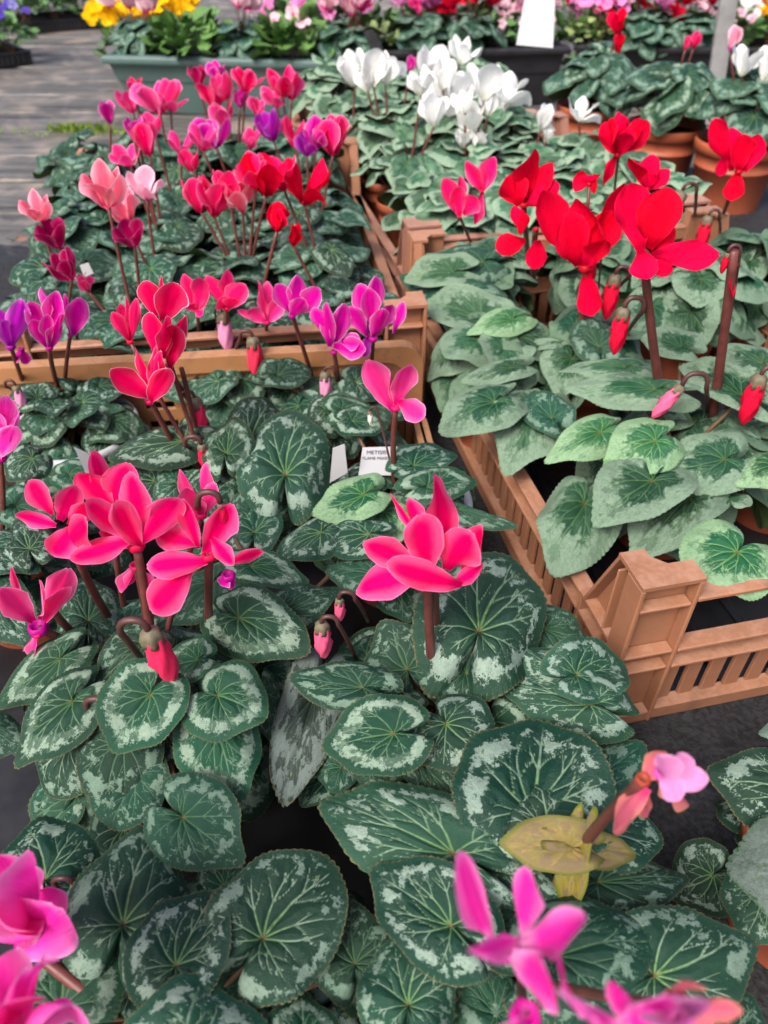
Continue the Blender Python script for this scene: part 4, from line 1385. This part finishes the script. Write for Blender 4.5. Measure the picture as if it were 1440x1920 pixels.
p = red_plant('silver-leaved cyclamen with bright pink blooms at the back of the crate', 905, 505, zc=.13, lod='mid')
p.fill(28, .078, .140, .050, .05, SV, (0, 66))
p.hero(905, 492, 800, 500, 90, .150, .144, v=3, mat='leaf_green')
p.hero(850, 512, 752, 524, 80, .146, .136, v=1, mat='leaf_silver')
p.hero(960, 470, 1010, 500, 80, .150, .142, v=6)
p.hero(925, 470, 880, 455, 70, .150, .150, v=6)
p.bloom('coral', (862, 406), [(832, 334, 36, .0, (858, 400)), (862, 330, 24, .008), (893, 368, 44, -.004, (868, 402)), (855, 350, 34, -.006)], dy=.0, foot=(895, 485), r=.0018, hubr=.004)
p.bloom('coral', (904, 358), [(874, 302, 34, .0), (928, 294, 38, .0), (905, 310, 36, .006), (890, 420, 24, -.002)], dy=.02, foot=(912, 440), r=.0018, hubr=.004)

p = red_plant('silver-leaved cyclamen without flowers at the back right of the crate', 1120, 480, zc=.13, lod='mid')
p.fill(30, .08, .150, .052, .05, SV, (0, 66))
p = red_plant('silver-leaved cyclamen at the far right corner of the crate', 1440, 490, zc=.13, lod='mid')
p.fill(30, .085, .158, .055, .05, SV, (0, 66))
p = red_plant('silver-leaved cyclamen cut by the right edge above the front crate rail', 1520, 760, zc=.13)
p.fill(20, .085, .13, .056, .05, SV, (0, 66))

# ------------------------------------------------------------------ left crate behind: pink and red flowers
def assign(plants, fl, zlo=.15, zhi=.25, zm=.195):
    """give each flower of the list to the plant its stem can come from"""
    out = []
    for f in fl:
        best, bc = None, 1e9
        for q in plants:
            P = at_y(f[1], f[2], q.c.y)
            cost = abs(P.x - q.c.x) + .8 * abs(P.z - q.c.z - zm) + (3 if not zlo < P.z - q.c.z < zhi else 0)
            if cost < bc:
                best, bc = q, cost
        dx = at_y(f[1], f[2], best.c.y).x - best.c.x
        best.flower(f[0], f[1], f[2], f[3] * .98, spread=f[4] if len(f) > 4 else None, lod='near' if f[3] > 50 else 'far', width=.66)
        best.cols = getattr(best, 'cols', []) + [f[0]]


ORD = ['first', 'second', 'third', 'fourth', 'fifth', 'sixth']
WORD = dict(coral='coral red', scarlet='red', rose='rose pink', magenta='magenta', violet='violet', pink='light pink', palepink='pale pink', plum='dark plum', white='white', hotpink='hot pink', crimson='crimson')


def relabel(plants, what, where):
    for q in plants:
        cols = list(dict.fromkeys(WORD[c] for c in getattr(q, 'cols', [])))[:2]
        q.o['label'] = (' and '.join(cols) + ' flowered ' if cols else 'flowerless ') + what + ', ' + q.pos + ' ' + where


def grid(name, origin, yaw, cols, rows, dx, dy, x0, y0, group, n, rad, ztop, size, drop, mats, tilt, pot='terracotta', pot_h=.085, lod='mid', skip=()):
    f = Vector((-math.sin(yaw), math.cos(yaw), 0))
    r = Vector((math.cos(yaw), math.sin(yaw), 0))
    out = []
    for j in range(rows):
        for i in range(cols):
            if (i, j) in skip:
                continue
            k = random.Random(i * 31 + j * 7)
            loc = origin + r * (x0 + dx * i + k.uniform(-.008, .008)) + f * (y0 + dy * j + k.uniform(-.008, .008))
            q = Plant(name, 'seed %s %d %d' % (group, i, j), 0, 0, loc=loc, pot=pot, pot_h=pot_h, pot_r=.046, leafmat=mats[0], lod=lod, group=group)
            q.fill(n, rad * k.uniform(.92, 1.1), ztop + k.uniform(-.006, .008) + (.022 if j == rows - 1 and rows > 1 else 0), size, drop, mats, tilt, seed=k.uniform(0, 6))
            q.pos = '%s from left, %s row' % (ORD[i], ORD[j])
            out.append(q)
    return out


PK = 'pink and red cyclamens in the back left crate'
o2 = L2C - rt * .42
o2.z = 0
FM = ['leaf_far', 'leaf_veined', 'leaf_green', 'leaf_far']
pl2 = grid('cyclamen', o2, YAW - R(4), 4, 5, .098, .122, .040, .065, PK, 24, .080, .146, .048, .055, FM, (8, 42), lod='mid')
fl = [('coral', 400, 402, 78), ('coral', 375, 395, 60), ('coral', 432, 380, 62), ('pink', 455, 395, 55), ('coral', 360, 320, 40), ('scarlet', 500, 365, 74), ('coral', 480, 350, 60), ('coral', 532, 355, 62),
      ('scarlet', 570, 380, 78), ('scarlet', 520, 432, 52, .2), ('scarlet', 550, 460, 40, .15), ('coral', 625, 288, 62, .3), ('pink', 203, 385, 78, .5), ('palepink', 275, 372, 56, .8), ('pink', 240, 415, 58, .6),
      ('plum', 252, 460, 56, .7), ('pink', 75, 412, 52, .6), ('plum', 110, 462, 60, .5), ('plum', 135, 522, 60, .4), ('rose', 165, 545, 36, .2)]
assign(pl2, fl)
relabel(pl2, 'cyclamen', 'of orange brown crate')

PK2 = 'pink cyclamens standing behind the back left crate'
pl3 = grid('cyclamen', o2 + fw * .66, YAW - R(4), 4, 1, .112, .125, .02, .03, PK2, 24, .085, .140, .050, .05, FM, (8, 45), lod='mid')
fl = [('coral', 255, 172, 26), ('rose', 300, 210, 62, .8), ('rose', 320, 205, 50, .7), ('rose', 250, 210, 42), ('magenta', 207, 230, 38, .3), ('rose', 290, 250, 40), ('magenta', 250, 258, 40), ('hotpink', 280, 290, 56), ('rose', 262, 275, 40),
      ('rose', 245, 310, 40, .8), ('plum', 373, 160, 34), ('magenta', 410, 150, 36), ('hotpink', 405, 205, 58, .5), ('rose', 425, 185, 46), ('hotpink', 460, 172, 46, .7), ('hotpink', 530, 180, 50), ('rose', 548, 185, 46), ('rose', 520, 200, 40, .9),
      ('magenta', 450, 200, 30), ('rose', 482, 215, 32), ('magenta', 405, 275, 56), ('rose', 380, 280, 46), ('rose', 340, 290, 42), ('rose', 470, 278, 36), ('violet', 512, 262, 54), ('coral', 555, 275, 56), ('magenta', 592, 278, 56), ('violet', 575, 290, 40), ('rose', 425, 240, 50)]
assign(pl3 + pl2, fl)
relabel(pl3, 'cyclamen', 'behind orange brown crate')
relabel(pl2, 'cyclamen', 'of orange brown crate')

# ------------------------------------------------------------------ right crates behind: pale-edged leaves, white flowers
PE = 'pale-edged cyclamens in the pinkish crate'
o3 = R1 + fw * .595 + rt * .004
pl4 = grid('cyclamen', o3, YAW + R(1), 4, 4, .096, .112, .080, .062, PE, 22, .080, .158, .050, .04, ['leaf_margin'], (2, 34), lod='mid', skip=((3, 3),))
pl5 = grid('cyclamen', R1 + fw * 1.08 - rt * .045, YAW - R(2), 4, 3, .098, .115, .075, .062, 'white cyclamens in the farthest crate', 22, .080, .155, .052, .045, ['leaf_margin'], (4, 38), lod='mid')
fl = [('white', 665, 158, 62, .6), ('white', 700, 160, 66, .5), ('white', 722, 155, 56, .6), ('white', 690, 170, 40, .4), ('white', 805, 150, 62, .6), ('white', 790, 175, 44, .4), ('white', 862, 118, 46, .7), ('white', 830, 165, 50, .4), ('white', 835, 215, 74, .7),
      ('white', 815, 235, 50, .4), ('white', 860, 190, 56, .6), ('white', 908, 185, 66, .6), ('white', 945, 195, 62, .7), ('white', 915, 215, 40, .3), ('white', 940, 215, 44, .3), ('white', 872, 210, 40, .5), ('white', 885, 248, 54, .5), ('white', 890, 280, 40, .4), ('white', 868, 275, 36, .3),
      ('white', 1015, 240, 44, .2), ('white', 1086, 225, 46, .9), ('white', 1025, 262, 26, .2), ('magenta', 768, 135, 26, .1)]
assign(pl5 + pl4[8:], fl, .15, .30, .2)
relabel(pl4, 'pale-edged cyclamen', 'of pinkish crate')
relabel(pl5, 'pale-edged cyclamen', 'of farthest crate')

# ------------------------------------------------------------------ big terracotta pots behind on the right
def big_pot(label, x, y, z=.115, r=.072, h=.115, n=24, size=.070, rad=.105, ztop=.205):
    q = Plant('cyclamen', label, x, y, zc=z, pot_r=r, pot_h=h, leafmat='leaf_far', lod='mid', group='cyclamens in large terracotta pots', zbase=.001)
    q.fill(n, rad, ztop, size, .055, ['leaf_far', 'leaf_far', 'leaf_ring'], (5, 50))
    return q


b1 = big_pot('cyclamen in a terracotta pot with one red bloom, left of the three large pots', 1112, 196)
b1.flower('scarlet', 1158, 62, 36, spread=.4)
b1.flower('scarlet', 1158, 100, 34, spread=.15)
b2 = big_pot('cyclamen in the middle one of the three large terracotta pots', 1250, 232)
b2.flower('coral', 1300, 90, 26, spread=.3)
b2.flower('coral', 1285, 92, 22, spread=.3)
b3 = big_pot('cyclamen with cream flowers in the right one of the three large terracotta pots', 1390, 262, r=.078)
b3.flower('white', 1390, 140, 52, spread=.7)
b3.flower('white', 1432, 150, 56, spread=.4)
b3.flower('palepink', 1368, 92, 36, spread=.1)

# ------------------------------------------------------------------ troughs at the back
def trough(name, label, A, B, h, dep, mat, lip=.022, taper=.035, ribs=0):
    """A, B: world points of the front rim's ends; dep: depth away from the camera"""
    d = (B - A)
    ln = d.length
    o = empty(name, (A.x, A.y, A.z - h), math.atan2(d.y, d.x))
    tag(o, label, 'planter')

    def ring(off, z):
        return [(off, off, z), (ln - off, off, z), (ln - off, dep - off, z), (off, dep - off, z)]
    mb = MB()
    R_ = [ring(taper + .012, 0), ring(.012 + taper * .45, h * .55), ring(.009 + taper * .45, h * .56), ring(.012, h - lip), ring(.02, h - lip - .001), ring(taper + .02, .006)]
    vs = sum(R_, [])
    fs = [(3, 2, 1, 0)]
    for k in range(len(R_) - 1):
        for i in range(4):
            j = (i + 1) % 4
            fs.append((k * 4 + i, k * 4 + j, k * 4 + 4 + j, k * 4 + 4 + i))
    n4 = (len(R_) - 1) * 4
    fs.append((n4, n4 + 1, n4 + 2, n4 + 3))
    mb.add(vs, fs)
    mb.build('body', M[mat], o)
    mb = MB()
    Q = [ring(.012, h - lip), ring(.001, h - lip), ring(-.001, h - lip * .75), ring(-.001, h - lip * .35), ring(.003, h - .002), ring(.008, h), ring(.018, h), ring(.022, h - .006), ring(.022, h - lip)]
    vs = sum(Q, [])
    fs = []
    for k in range(len(Q) - 1):
        for i in range(4):
            j = (i + 1) % 4
            fs.append((k * 4 + i, k * 4 + j, k * 4 + 4 + j, k * 4 + 4 + i))
    mb.add(vs, fs)
    mb.build('rim', M[mat], o)
    mb = MB()
    mb.add([(.022, .022, h - lip), (ln - .022, .022, h - lip), (ln - .022, dep - .022, h - lip), (.022, dep - .022, h - lip)], [(0, 1, 2, 3)])
    mb.build('soil', M['soil'], o)
    return o


def bedding(name, label, loc, n, rad, h, size, mat, flowers, cat='bedding plant', group=None, lmat='foliage', fsize=.02):
    """small bushy plant: ovate leaves in a mound and round five-petalled flowers"""
    q = Plant(name, label, 0, 0, loc=loc, pot=None, zbase=loc.z, cat=cat, group=group)
    rs = q.rs
    for i in range(n):
        t = (i + .5) / n
        a = i * 2.39996 + rs.uniform(-.3, .3)
        rho = rad * math.sqrt(t)
        S = q.c + Vector((math.cos(a) * rho * .8, math.sin(a) * rho * .8, h * (1 - .6 * t * t) * rs.uniform(.55, 1.05)))
        el = rs.uniform(-.4, .9)
        dd = Vector((math.cos(a) * math.cos(el), math.sin(a) * math.cos(el), math.sin(el)))
        L = size * rs.uniform(.7, 1.3)
        o = q.part('leaf', petal_mesh(lmat, rs.randrange(NPET), 'far'))
        o.matrix_local = Matrix.Translation(-q.c) @ frame(S, dd, Vector((rs.uniform(-.5, .5), rs.uniform(-.5, .3), 1)), L * .62, L, L * .7)
    for fmat, k in flowers:
        for j in range(k):
            a = rs.uniform(0, 6.28)
            rho = rad * math.sqrt(rs.random()) * 1.0
            P = q.c + Vector((math.cos(a) * rho, math.sin(a) * rho, h * rs.uniform(.95, 1.3)))
            face = Vector((rs.uniform(-.6, .6), rs.uniform(-1, -.1), rs.uniform(.3, 1.2))).normalized()
            hb = q.hub(P, fsize * .12, fmat, face)
            u = face.orthogonal().normalized()
            w = face.cross(u)
            a0 = rs.uniform(0, 6)
            for i in range(5):
                b = a0 + i * 1.2566
                d = u * math.cos(b) + w * math.sin(b)
                q.petal(hb, P, P + d * fsize + face * fsize * .15, fsize * 1.05, face, fmat, rs.randrange(NPET), 'far')
            q.stem(q.c + Vector((0, 0, .0)), P, .0009, 'stalk')
    return q


def trough_cyclamen(label, loc, flowers, n=20, rad=.095, size=.062, ztop=.075, mats=('leaf_far',), group='cyclamens in the back troughs', fh=.048):
    q = Plant('cyclamen', label, 0, 0, loc=loc, pot=None, zbase=loc.z, cat='plant', group=group, leafmat='leaf_far', lod='far')
    q.fill(n, rad, loc.z + ztop, size, .04, list(mats), (5, 50))
    q.crown = q.c.copy()
    rs = q.rs
    for fmat, k in flowers:
        for j in range(k):
            a, rho = rs.uniform(0, 6.28), rad * .6 * math.sqrt(rs.random())
            P = q.c + Vector((math.cos(a) * rho, math.sin(a) * rho, ztop + rs.uniform(.018, .055)))
            v = P - CAM
            px, py = 720 + FPX * v.x / v.dot(_F), 960 - FPX * v.dot(_U) / v.dot(_F)
            q.flower(fmat, px, py, fh / mpp(P), dy=P.y - q.c.y, spread=rs.uniform(.4, .9), r=.0011)
    return q


ZR = .132
GA, GB = at_z(188, 104, ZR), at_z(700, 116, ZR)
trough('planter', 'long grey-green plastic window box planter at the back', GA, GB, .131, .17, 'greenplastic', .018, .03)
gd = (GB - GA).normalized()
gn = Vector((-gd.y, gd.x, 0))


def in_green(u, v=.08):
    P = GA + gd * ((GB - GA).length * u) + gn * v
    return Vector((P.x, P.y, ZR - .022))


trough_cyclamen('cyclamen with pink and white blooms at the left end of the green planter', in_green(.10, .105), [('bicolor', 8), ('magenta', 2)], 24)
bedding('bedding_plant', 'bright green leafy plant in the green planter, left one', in_green(.30, .085), 130, .085, .085, .05, 'blade', [], 'plant', 'leafy plants in the green planter', 'blade')
trough_cyclamen('cyclamen with white blooms in the middle of the green planter', in_green(.48, .105), [('bicolor', 6), ('violet', 2)], 24)
bedding('bedding_plant', 'bright green leafy plant in the green planter, right one', in_green(.68, .085), 130, .085, .085, .05, 'blade', [('bicolor', 3)], 'plant', 'leafy plants in the green planter', 'blade')
trough_cyclamen('cyclamen with red and white bicoloured blooms at the right end of the green planter', in_green(.88, .105), [('bicolor', 6), ('rose', 4)], 26)

ZB = .135
BA, BB = at_z(704, 96, ZB), at_z(1072, 88, ZB)
trough('trough', 'black plastic trough behind the white flowers', BA, BB, .134, .17, 'blackplastic', .016, .02)
CA, CB = at_z(1084, 84, ZB), at_z(1530, 92, ZB)
trough('trough', 'black plastic trough at the far right behind the terracotta pots', CA, CB, .134, .17, 'blackplastic', .016, .02)


def in_tr(A, B, u, v=.08):
    d = (B - A)
    P = A + d * u + Vector((-d.y, d.x, 0)).normalized() * v
    return Vector((P.x, P.y, ZB - .02))


BT = 'mixed flowers in the black troughs'
bedding('ivy', 'pale variegated ivy at the left end of the black trough', in_tr(BA, BB, .03, .07), 50, .06, .06, .026, 'ivy', [], 'plant', None, 'ivy')
trough_cyclamen('cyclamen with lilac pink blooms in the black trough behind the white flowers', in_tr(BA, BB, .22, .07), [('lilac', 7)], 24, group=BT)
trough_cyclamen('cyclamen with dark red blooms left of the hanging white sign', in_tr(BA, BB, .52, .07), [('darkred', 6)], 26, group=BT)
bedding('bedding_plant', 'pale pink small-flowered plant beside the hanging white sign', in_tr(BA, BB, .80, .09), 46, .075, .065, .03, 'foliage', [('bicolor', 12)], 'plant', BT, fsize=.013)
bedding('ivy', 'pale variegated ivy at the left end of the far right trough', in_tr(CA, CB, .08, .07), 60, .075, .07, .028, 'ivy', [('lilac', 7)], 'plant', None, 'ivy', .014)
trough_cyclamen('cyclamen with lilac and dark red blooms behind the single red bloom', in_tr(CA, CB, .28, .06), [('lilac', 3), ('darkred', 3)], 26, group=BT)
trough_cyclamen('cyclamen with dark red blooms left of the grey metal stake', in_tr(CA, CB, .47, .07), [('darkred', 5)], 26, group=BT)
bedding('bedding_plant', 'pale pink flowered plant behind the grey metal stake', in_tr(CA, CB, .66, .08), 46, .08, .07, .03, 'foliage', [('bicolor', 10)], 'plant', BT, fsize=.014)
bedding('bedding_plant', 'orange and yellow pansy at the top right corner', in_tr(CA, CB, .86, .10), 40, .085, .075, .03, 'foliage', [('orange', 7), ('yellow', 6), ('white', 5)], 'plant', BT, fsize=.02)
# a second row behind the troughs
for i, (x, cols, lab) in enumerate([(560, [('lilac', 4), ('violet', 3)], 'lilac and violet flowered plant behind the middle of the green planter'), (700, [('lilac', 6), ('rose', 3)], 'rose and lilac flowered plant behind the meeting of green and black troughs'),
                                    (830, [('darkred', 6), ('scarlet', 3)], 'red flowered plant behind the black trough'), (935, [('bicolor', 9)], 'white and pink flowered plant behind the black trough, left of the sign'),
                                    (1100, [('lilac', 7), ('darkred', 3)], 'lilac flowered plant behind the gap between the black troughs'), (1230, [('darkred', 5), ('bicolor', 5)], 'red and white flowered plant behind the far right trough'),
                                    (1420, [('orange', 4), ('white', 6)], 'white and orange flowered plant in the topmost right corner')]):
    P = at_z(x, 50, .15)
    P.z = .002
    q = bedding('bedding_plant', lab, P, 120, .15, .20, .055, 'foliage', [(a_, k_ * 3) for a_, k_ in cols], 'plant', 'flowers behind the troughs', fsize=.026)

# left back: yellow flowers, viola trays
P = at_z(270, 70, .10)
P.z = .002
bedding('pansy', 'dense yellow pansy behind the left end of the green planter', P, 80, .15, .16, .04, 'foliage', [('yellow', 60)], 'plant', None, fsize=.030)


def tray(label, A, B, dep, h=.032):
    d = B - A
    o = empty('plant_tray', (A.x, A.y, .001), math.atan2(d.y, d.x))
    tag(o, label, 'tray')
    ln = d.length
    for nm, (x0, x1, y0, y1) in dict(wall_a=(0, ln, 0, .004), wall_b=(0, ln, dep - .004, dep), wall_c=(0, .004, .004, dep - .004), wall_d=(ln - .004, ln, .004, dep - .004)).items():
        mb = MB().box(x0, x1, y0, y1, 0, h, .001)
        along = (x1 - x0) > (y1 - y0)
        n = int(max(x1 - x0, y1 - y0) / .016)
        for i in range(n):
            t = (i + .5) / n
            if along:
                x = x0 + (x1 - x0) * t
                mb.box(x - .0025, x + .0025, y0 - .003, y1 + .003, .004, h - .004, .0008)
            else:
                y = y0 + (y1 - y0) * t
                mb.box(x0 - .003, x1 + .003, y - .0025, y + .0025, .004, h - .004, .0008)
        mb.box(x0 - .004, x1 + .004, y0 - .004, y1 + .004, h, h + .004, .001)
        mb.build('wall', M['blackplastic'], o)
    mb = MB().box(.004, ln - .004, .004, dep - .004, .001, h - .012, .001)
    mb.build('soil', M['soil'], o)
    return o, math.atan2(d.y, d.x), ln


A, B = at_z(-190, 150, .004), at_z(62, 118, .004)
o, ya, ln = tray('black ribbed tray of blue violas at the left edge', A, B, .24)
for i in range(3):
    for j in range(2):
        P = A + Vector((math.cos(ya), math.sin(ya), 0)) * (ln * (1 - (i + .32) / 3.2)) + Vector((-math.sin(ya), math.cos(ya), 0)) * (.06 + .12 * j)
        P.z = .022
        bedding('viola', 'deep blue viola in left edge tray, %s from right in %s row' % (ORD[i], ['front', 'back'][j]), P, 60, .085, .11, .034, 'foliage', [('blueviola', 7), ('paleviola', 1)], 'plant', 'blue violas', fsize=.017)
A, B = at_z(36, 64, .004), at_z(196, 50, .004)
o, ya, ln = tray('black tray of pale blue violas at the top left', A, B, .26)
for i in range(3):
    for j in range(2):
        P = A + Vector((math.cos(ya), math.sin(ya), 0)) * (ln * (i + .5) / 3) + Vector((-math.sin(ya), math.cos(ya), 0)) * (.07 + .12 * j)
        P.z = .022
        bedding('viola', 'pale blue viola in top left tray, %s from left in %s row' % (ORD[i], ['front', 'back'][j]), P, 60, .09, .11, .036, 'foliage', [('paleviola', 6), ('blueviola', 2)], 'plant', 'pale violas', fsize=.018)

# ------------------------------------------------------------------ labels, stake, hanging sign, small things
def plate(name, label, cat, corners, th=.0008, mat='tagwhite', zdir=None):
    """thin plastic plate from four world corners"""
    n = (corners[1] - corners[0]).cross(corners[3] - corners[0]).normalized() * th
    o3_ = corners[0].copy()
    mb = MB()
    vs = [c_ - o3_ for c_ in corners] + [c_ - o3_ - n for c_ in corners]
    mb.add(vs, [(0, 1, 2, 3), (7, 6, 5, 4), (0, 4, 5, 1), (1, 5, 6, 2), (2, 6, 7, 3), (3, 7, 4, 0)])
    o = mb.build(name, M[mat])
    o.location = o3_
    return tag(o, label, cat)


def pxplate(name, label, cat, pts, Y, lean=.0, mat='tagwhite'):
    ys = [p[1] for p in pts]
    y0 = max(ys)
    cs = [at_y(x, y, Y + lean * (y0 - y)) for x, y in pts]
    return plate(name, label, cat, cs, mat=mat)


pxplate('plant_label', 'white printed plant label behind the hot pink bunch of blooms', 'label', [(178, 925), (140, 838), (166, 850), (200, 925)], .445, .00004)
pxplate('plant_label', 'blank white plant label beside the round silver leaf', 'label', [(618, 905), (624, 840), (646, 832), (652, 885)], .455, .00004)
Pl = pxplate('plant_label', 'printed white plant label with the variety name in the middle', 'label', [(672, 892), (680, 840), (745, 838), (738, 892)], .462, .0005)
pxplate('plant_label', 'small white plant label beside the plum blooms on the left', 'label', [(158, 520), (150, 497), (166, 492), (176, 512)], .79, .00004)


def text_on(parent, body, px, py, size_px, Y, lean, y0):
    cu = bpy.data.curves.new('label_text', 'FONT')
    cu.body = body
    cu.align_x = 'CENTER'
    cu.extrude = .00005
    cu.materials.append(M['ink'])
    c0 = at_y(672, 892, Y + lean * (y0 - 892))
    c1 = at_y(680, 840, Y + lean * (y0 - 840))
    nn = (at_y(738, 892, Y + lean * (y0 - 892)) - c0).cross(c1 - c0)
    d_ = ray(px, py)
    P = CAM + d_ * ((c0 - CAM).dot(nn) / d_.dot(nn))
    cu.size = size_px * mpp(P)
    o = link('label_text', cu, parent)
    x = (at_y(748, 838, Y + lean * (y0 - 838)) - at_y(680, 838, Y + lean * (y0 - 838))).normalized()
    up = (at_y(680, 838, Y + lean * (y0 - 838)) - at_y(665, 905, Y)).normalized()
    n = x.cross(up).normalized()
    up = n.cross(x)
    o.matrix_local = Matrix.Translation(P + n * .0013 - parent.location) @ Matrix((x, up, n)).transposed().to_4x4()
    bpy.context.view_layer.update()
    dg = bpy.context.evaluated_depsgraph_get()
    me = bpy.data.meshes.new_from_object(o.evaluated_get(dg))
    mo = link('print', me, parent)
    mo.matrix_local = o.matrix_local.copy()
    bpy.data.objects.remove(o)


text_on(Pl, 'METIS\u00ae', 706, 853, 11.5, .462, .0005, 892)
text_on(Pl, 'FLAME MIXED', 706, 863, 8.6, .462, .0005, 892)

# hanging sign on a wire from an overhead rail that the stake carries
YS = 1.72
cs = [at_y(968, 84, YS), at_y(1037, 90, YS), at_y(1044, -90, YS), at_y(1000, -90, YS)]
plate('hanging_sign', 'blank white plastic sign hanging down at the top of the picture', 'sign', cs, .002, 'signwhite')
top = at_y(1358, -200, 2.0)
stk = empty('metal_stake', (at_y(1350, 90, 2.0).x, 2.0, 0))
tag(stk, 'grey flat metal stake rising behind the right terracotta pots', 'stake')
xb, xt = at_y(1352, 90, 2.0), at_y(1366, 0, 2.0)
dxz = (xt.x - xb.x) / (xt.z - xb.z)
hz = .95
mb = MB()
for (z) in (0, 1):
    pass
w_ = .019
vs = []
for z in (0, hz):
    cx_ = (xb.x + dxz * (z - xb.z)) - stk.location.x
    vs += [(cx_ - w_, -.006, z), (cx_ + w_, -.006, z), (cx_ + w_, .006, z), (cx_ - w_, .006, z)]
mb.add(vs, [(3, 2, 1, 0), (4, 5, 6, 7), (0, 1, 5, 4), (1, 2, 6, 5), (2, 3, 7, 6), (3, 0, 4, 7)])
mb.build('post', M['metal'], stk)
pe = Vector((vs[4][0] + w_, 0, hz - .02))
MB().tube([pe, Vector((cs[2].x - .02 - stk.location.x, YS - 2.0, hz - .02))], .006, 8).build('arm', M['metal'], stk)

pxplate('plant_label', 'black plant label stick at the corner of the green planter', 'label', [(704, 112), (680, 58), (700, 55), (724, 104)], GB.y - .03, .0001, 'blackplastic')

# weeds between the boards and a dead leaf
def tuft(label, x, y, n, h, spread):
    P = at_z(x, y, 0)
    rs = random.Random(x)
    o = None
    mb = MB()
    for i in range(n):
        a, rr = rs.uniform(0, 6.28), spread * math.sqrt(rs.random())
        b = Vector((math.cos(a) * rr * 2.2, math.sin(a) * rr * .5, 0))
        t_ = b + Vector((rs.uniform(-.5, .5) * h, rs.uniform(-.5, .5) * h, h * rs.uniform(.4, 1)))
        w = Vector((.0025, 0, 0))
        m_ = b.lerp(t_, .5) + Vector((0, 0, h * .15))
        mb.add([b - w, b + w, m_ + w * .8, m_ - w * .8, t_], [(0, 1, 2, 3), (3, 2, 4)], True)
    o = mb.build('weed_tuft', M['moss'])
    o.location = P
    return tag(o, label, 'weeds', kind='stuff')


tuft('bright green weeds and moss growing in a seam between the boards', 150, 246, 160, .022, .035)
tuft('sparse moss along the board seam by the magenta flower', 215, 248, 90, .010, .05)
tuft('faint green moss at the left end of the board seam', 60, 250, 60, .006, .08)
P = at_z(30, 452, .004)
mb = MB()
for k, (a, L) in enumerate(((.2, .022), (2.9, .020), (1.3, .012), (4.4, .014))):
    d = Vector((math.cos(a), math.sin(a), 0))
    s_ = Vector((-d.y, d.x, 0))
    mb.add([Vector((0, 0, .002)), d * L * .5 + s_ * L * .22 + Vector((0, 0, .006)), d * L + Vector((0, 0, .003)), d * L * .5 - s_ * L * .22 + Vector((0, 0, .001))], [(0, 1, 2, 3)], True)
o = mb.build('dead_leaf', M['deadleaf'])
o.location = P
tag(o, 'small curled reddish dead leaf lying on the dark boards at the left', 'leaf')
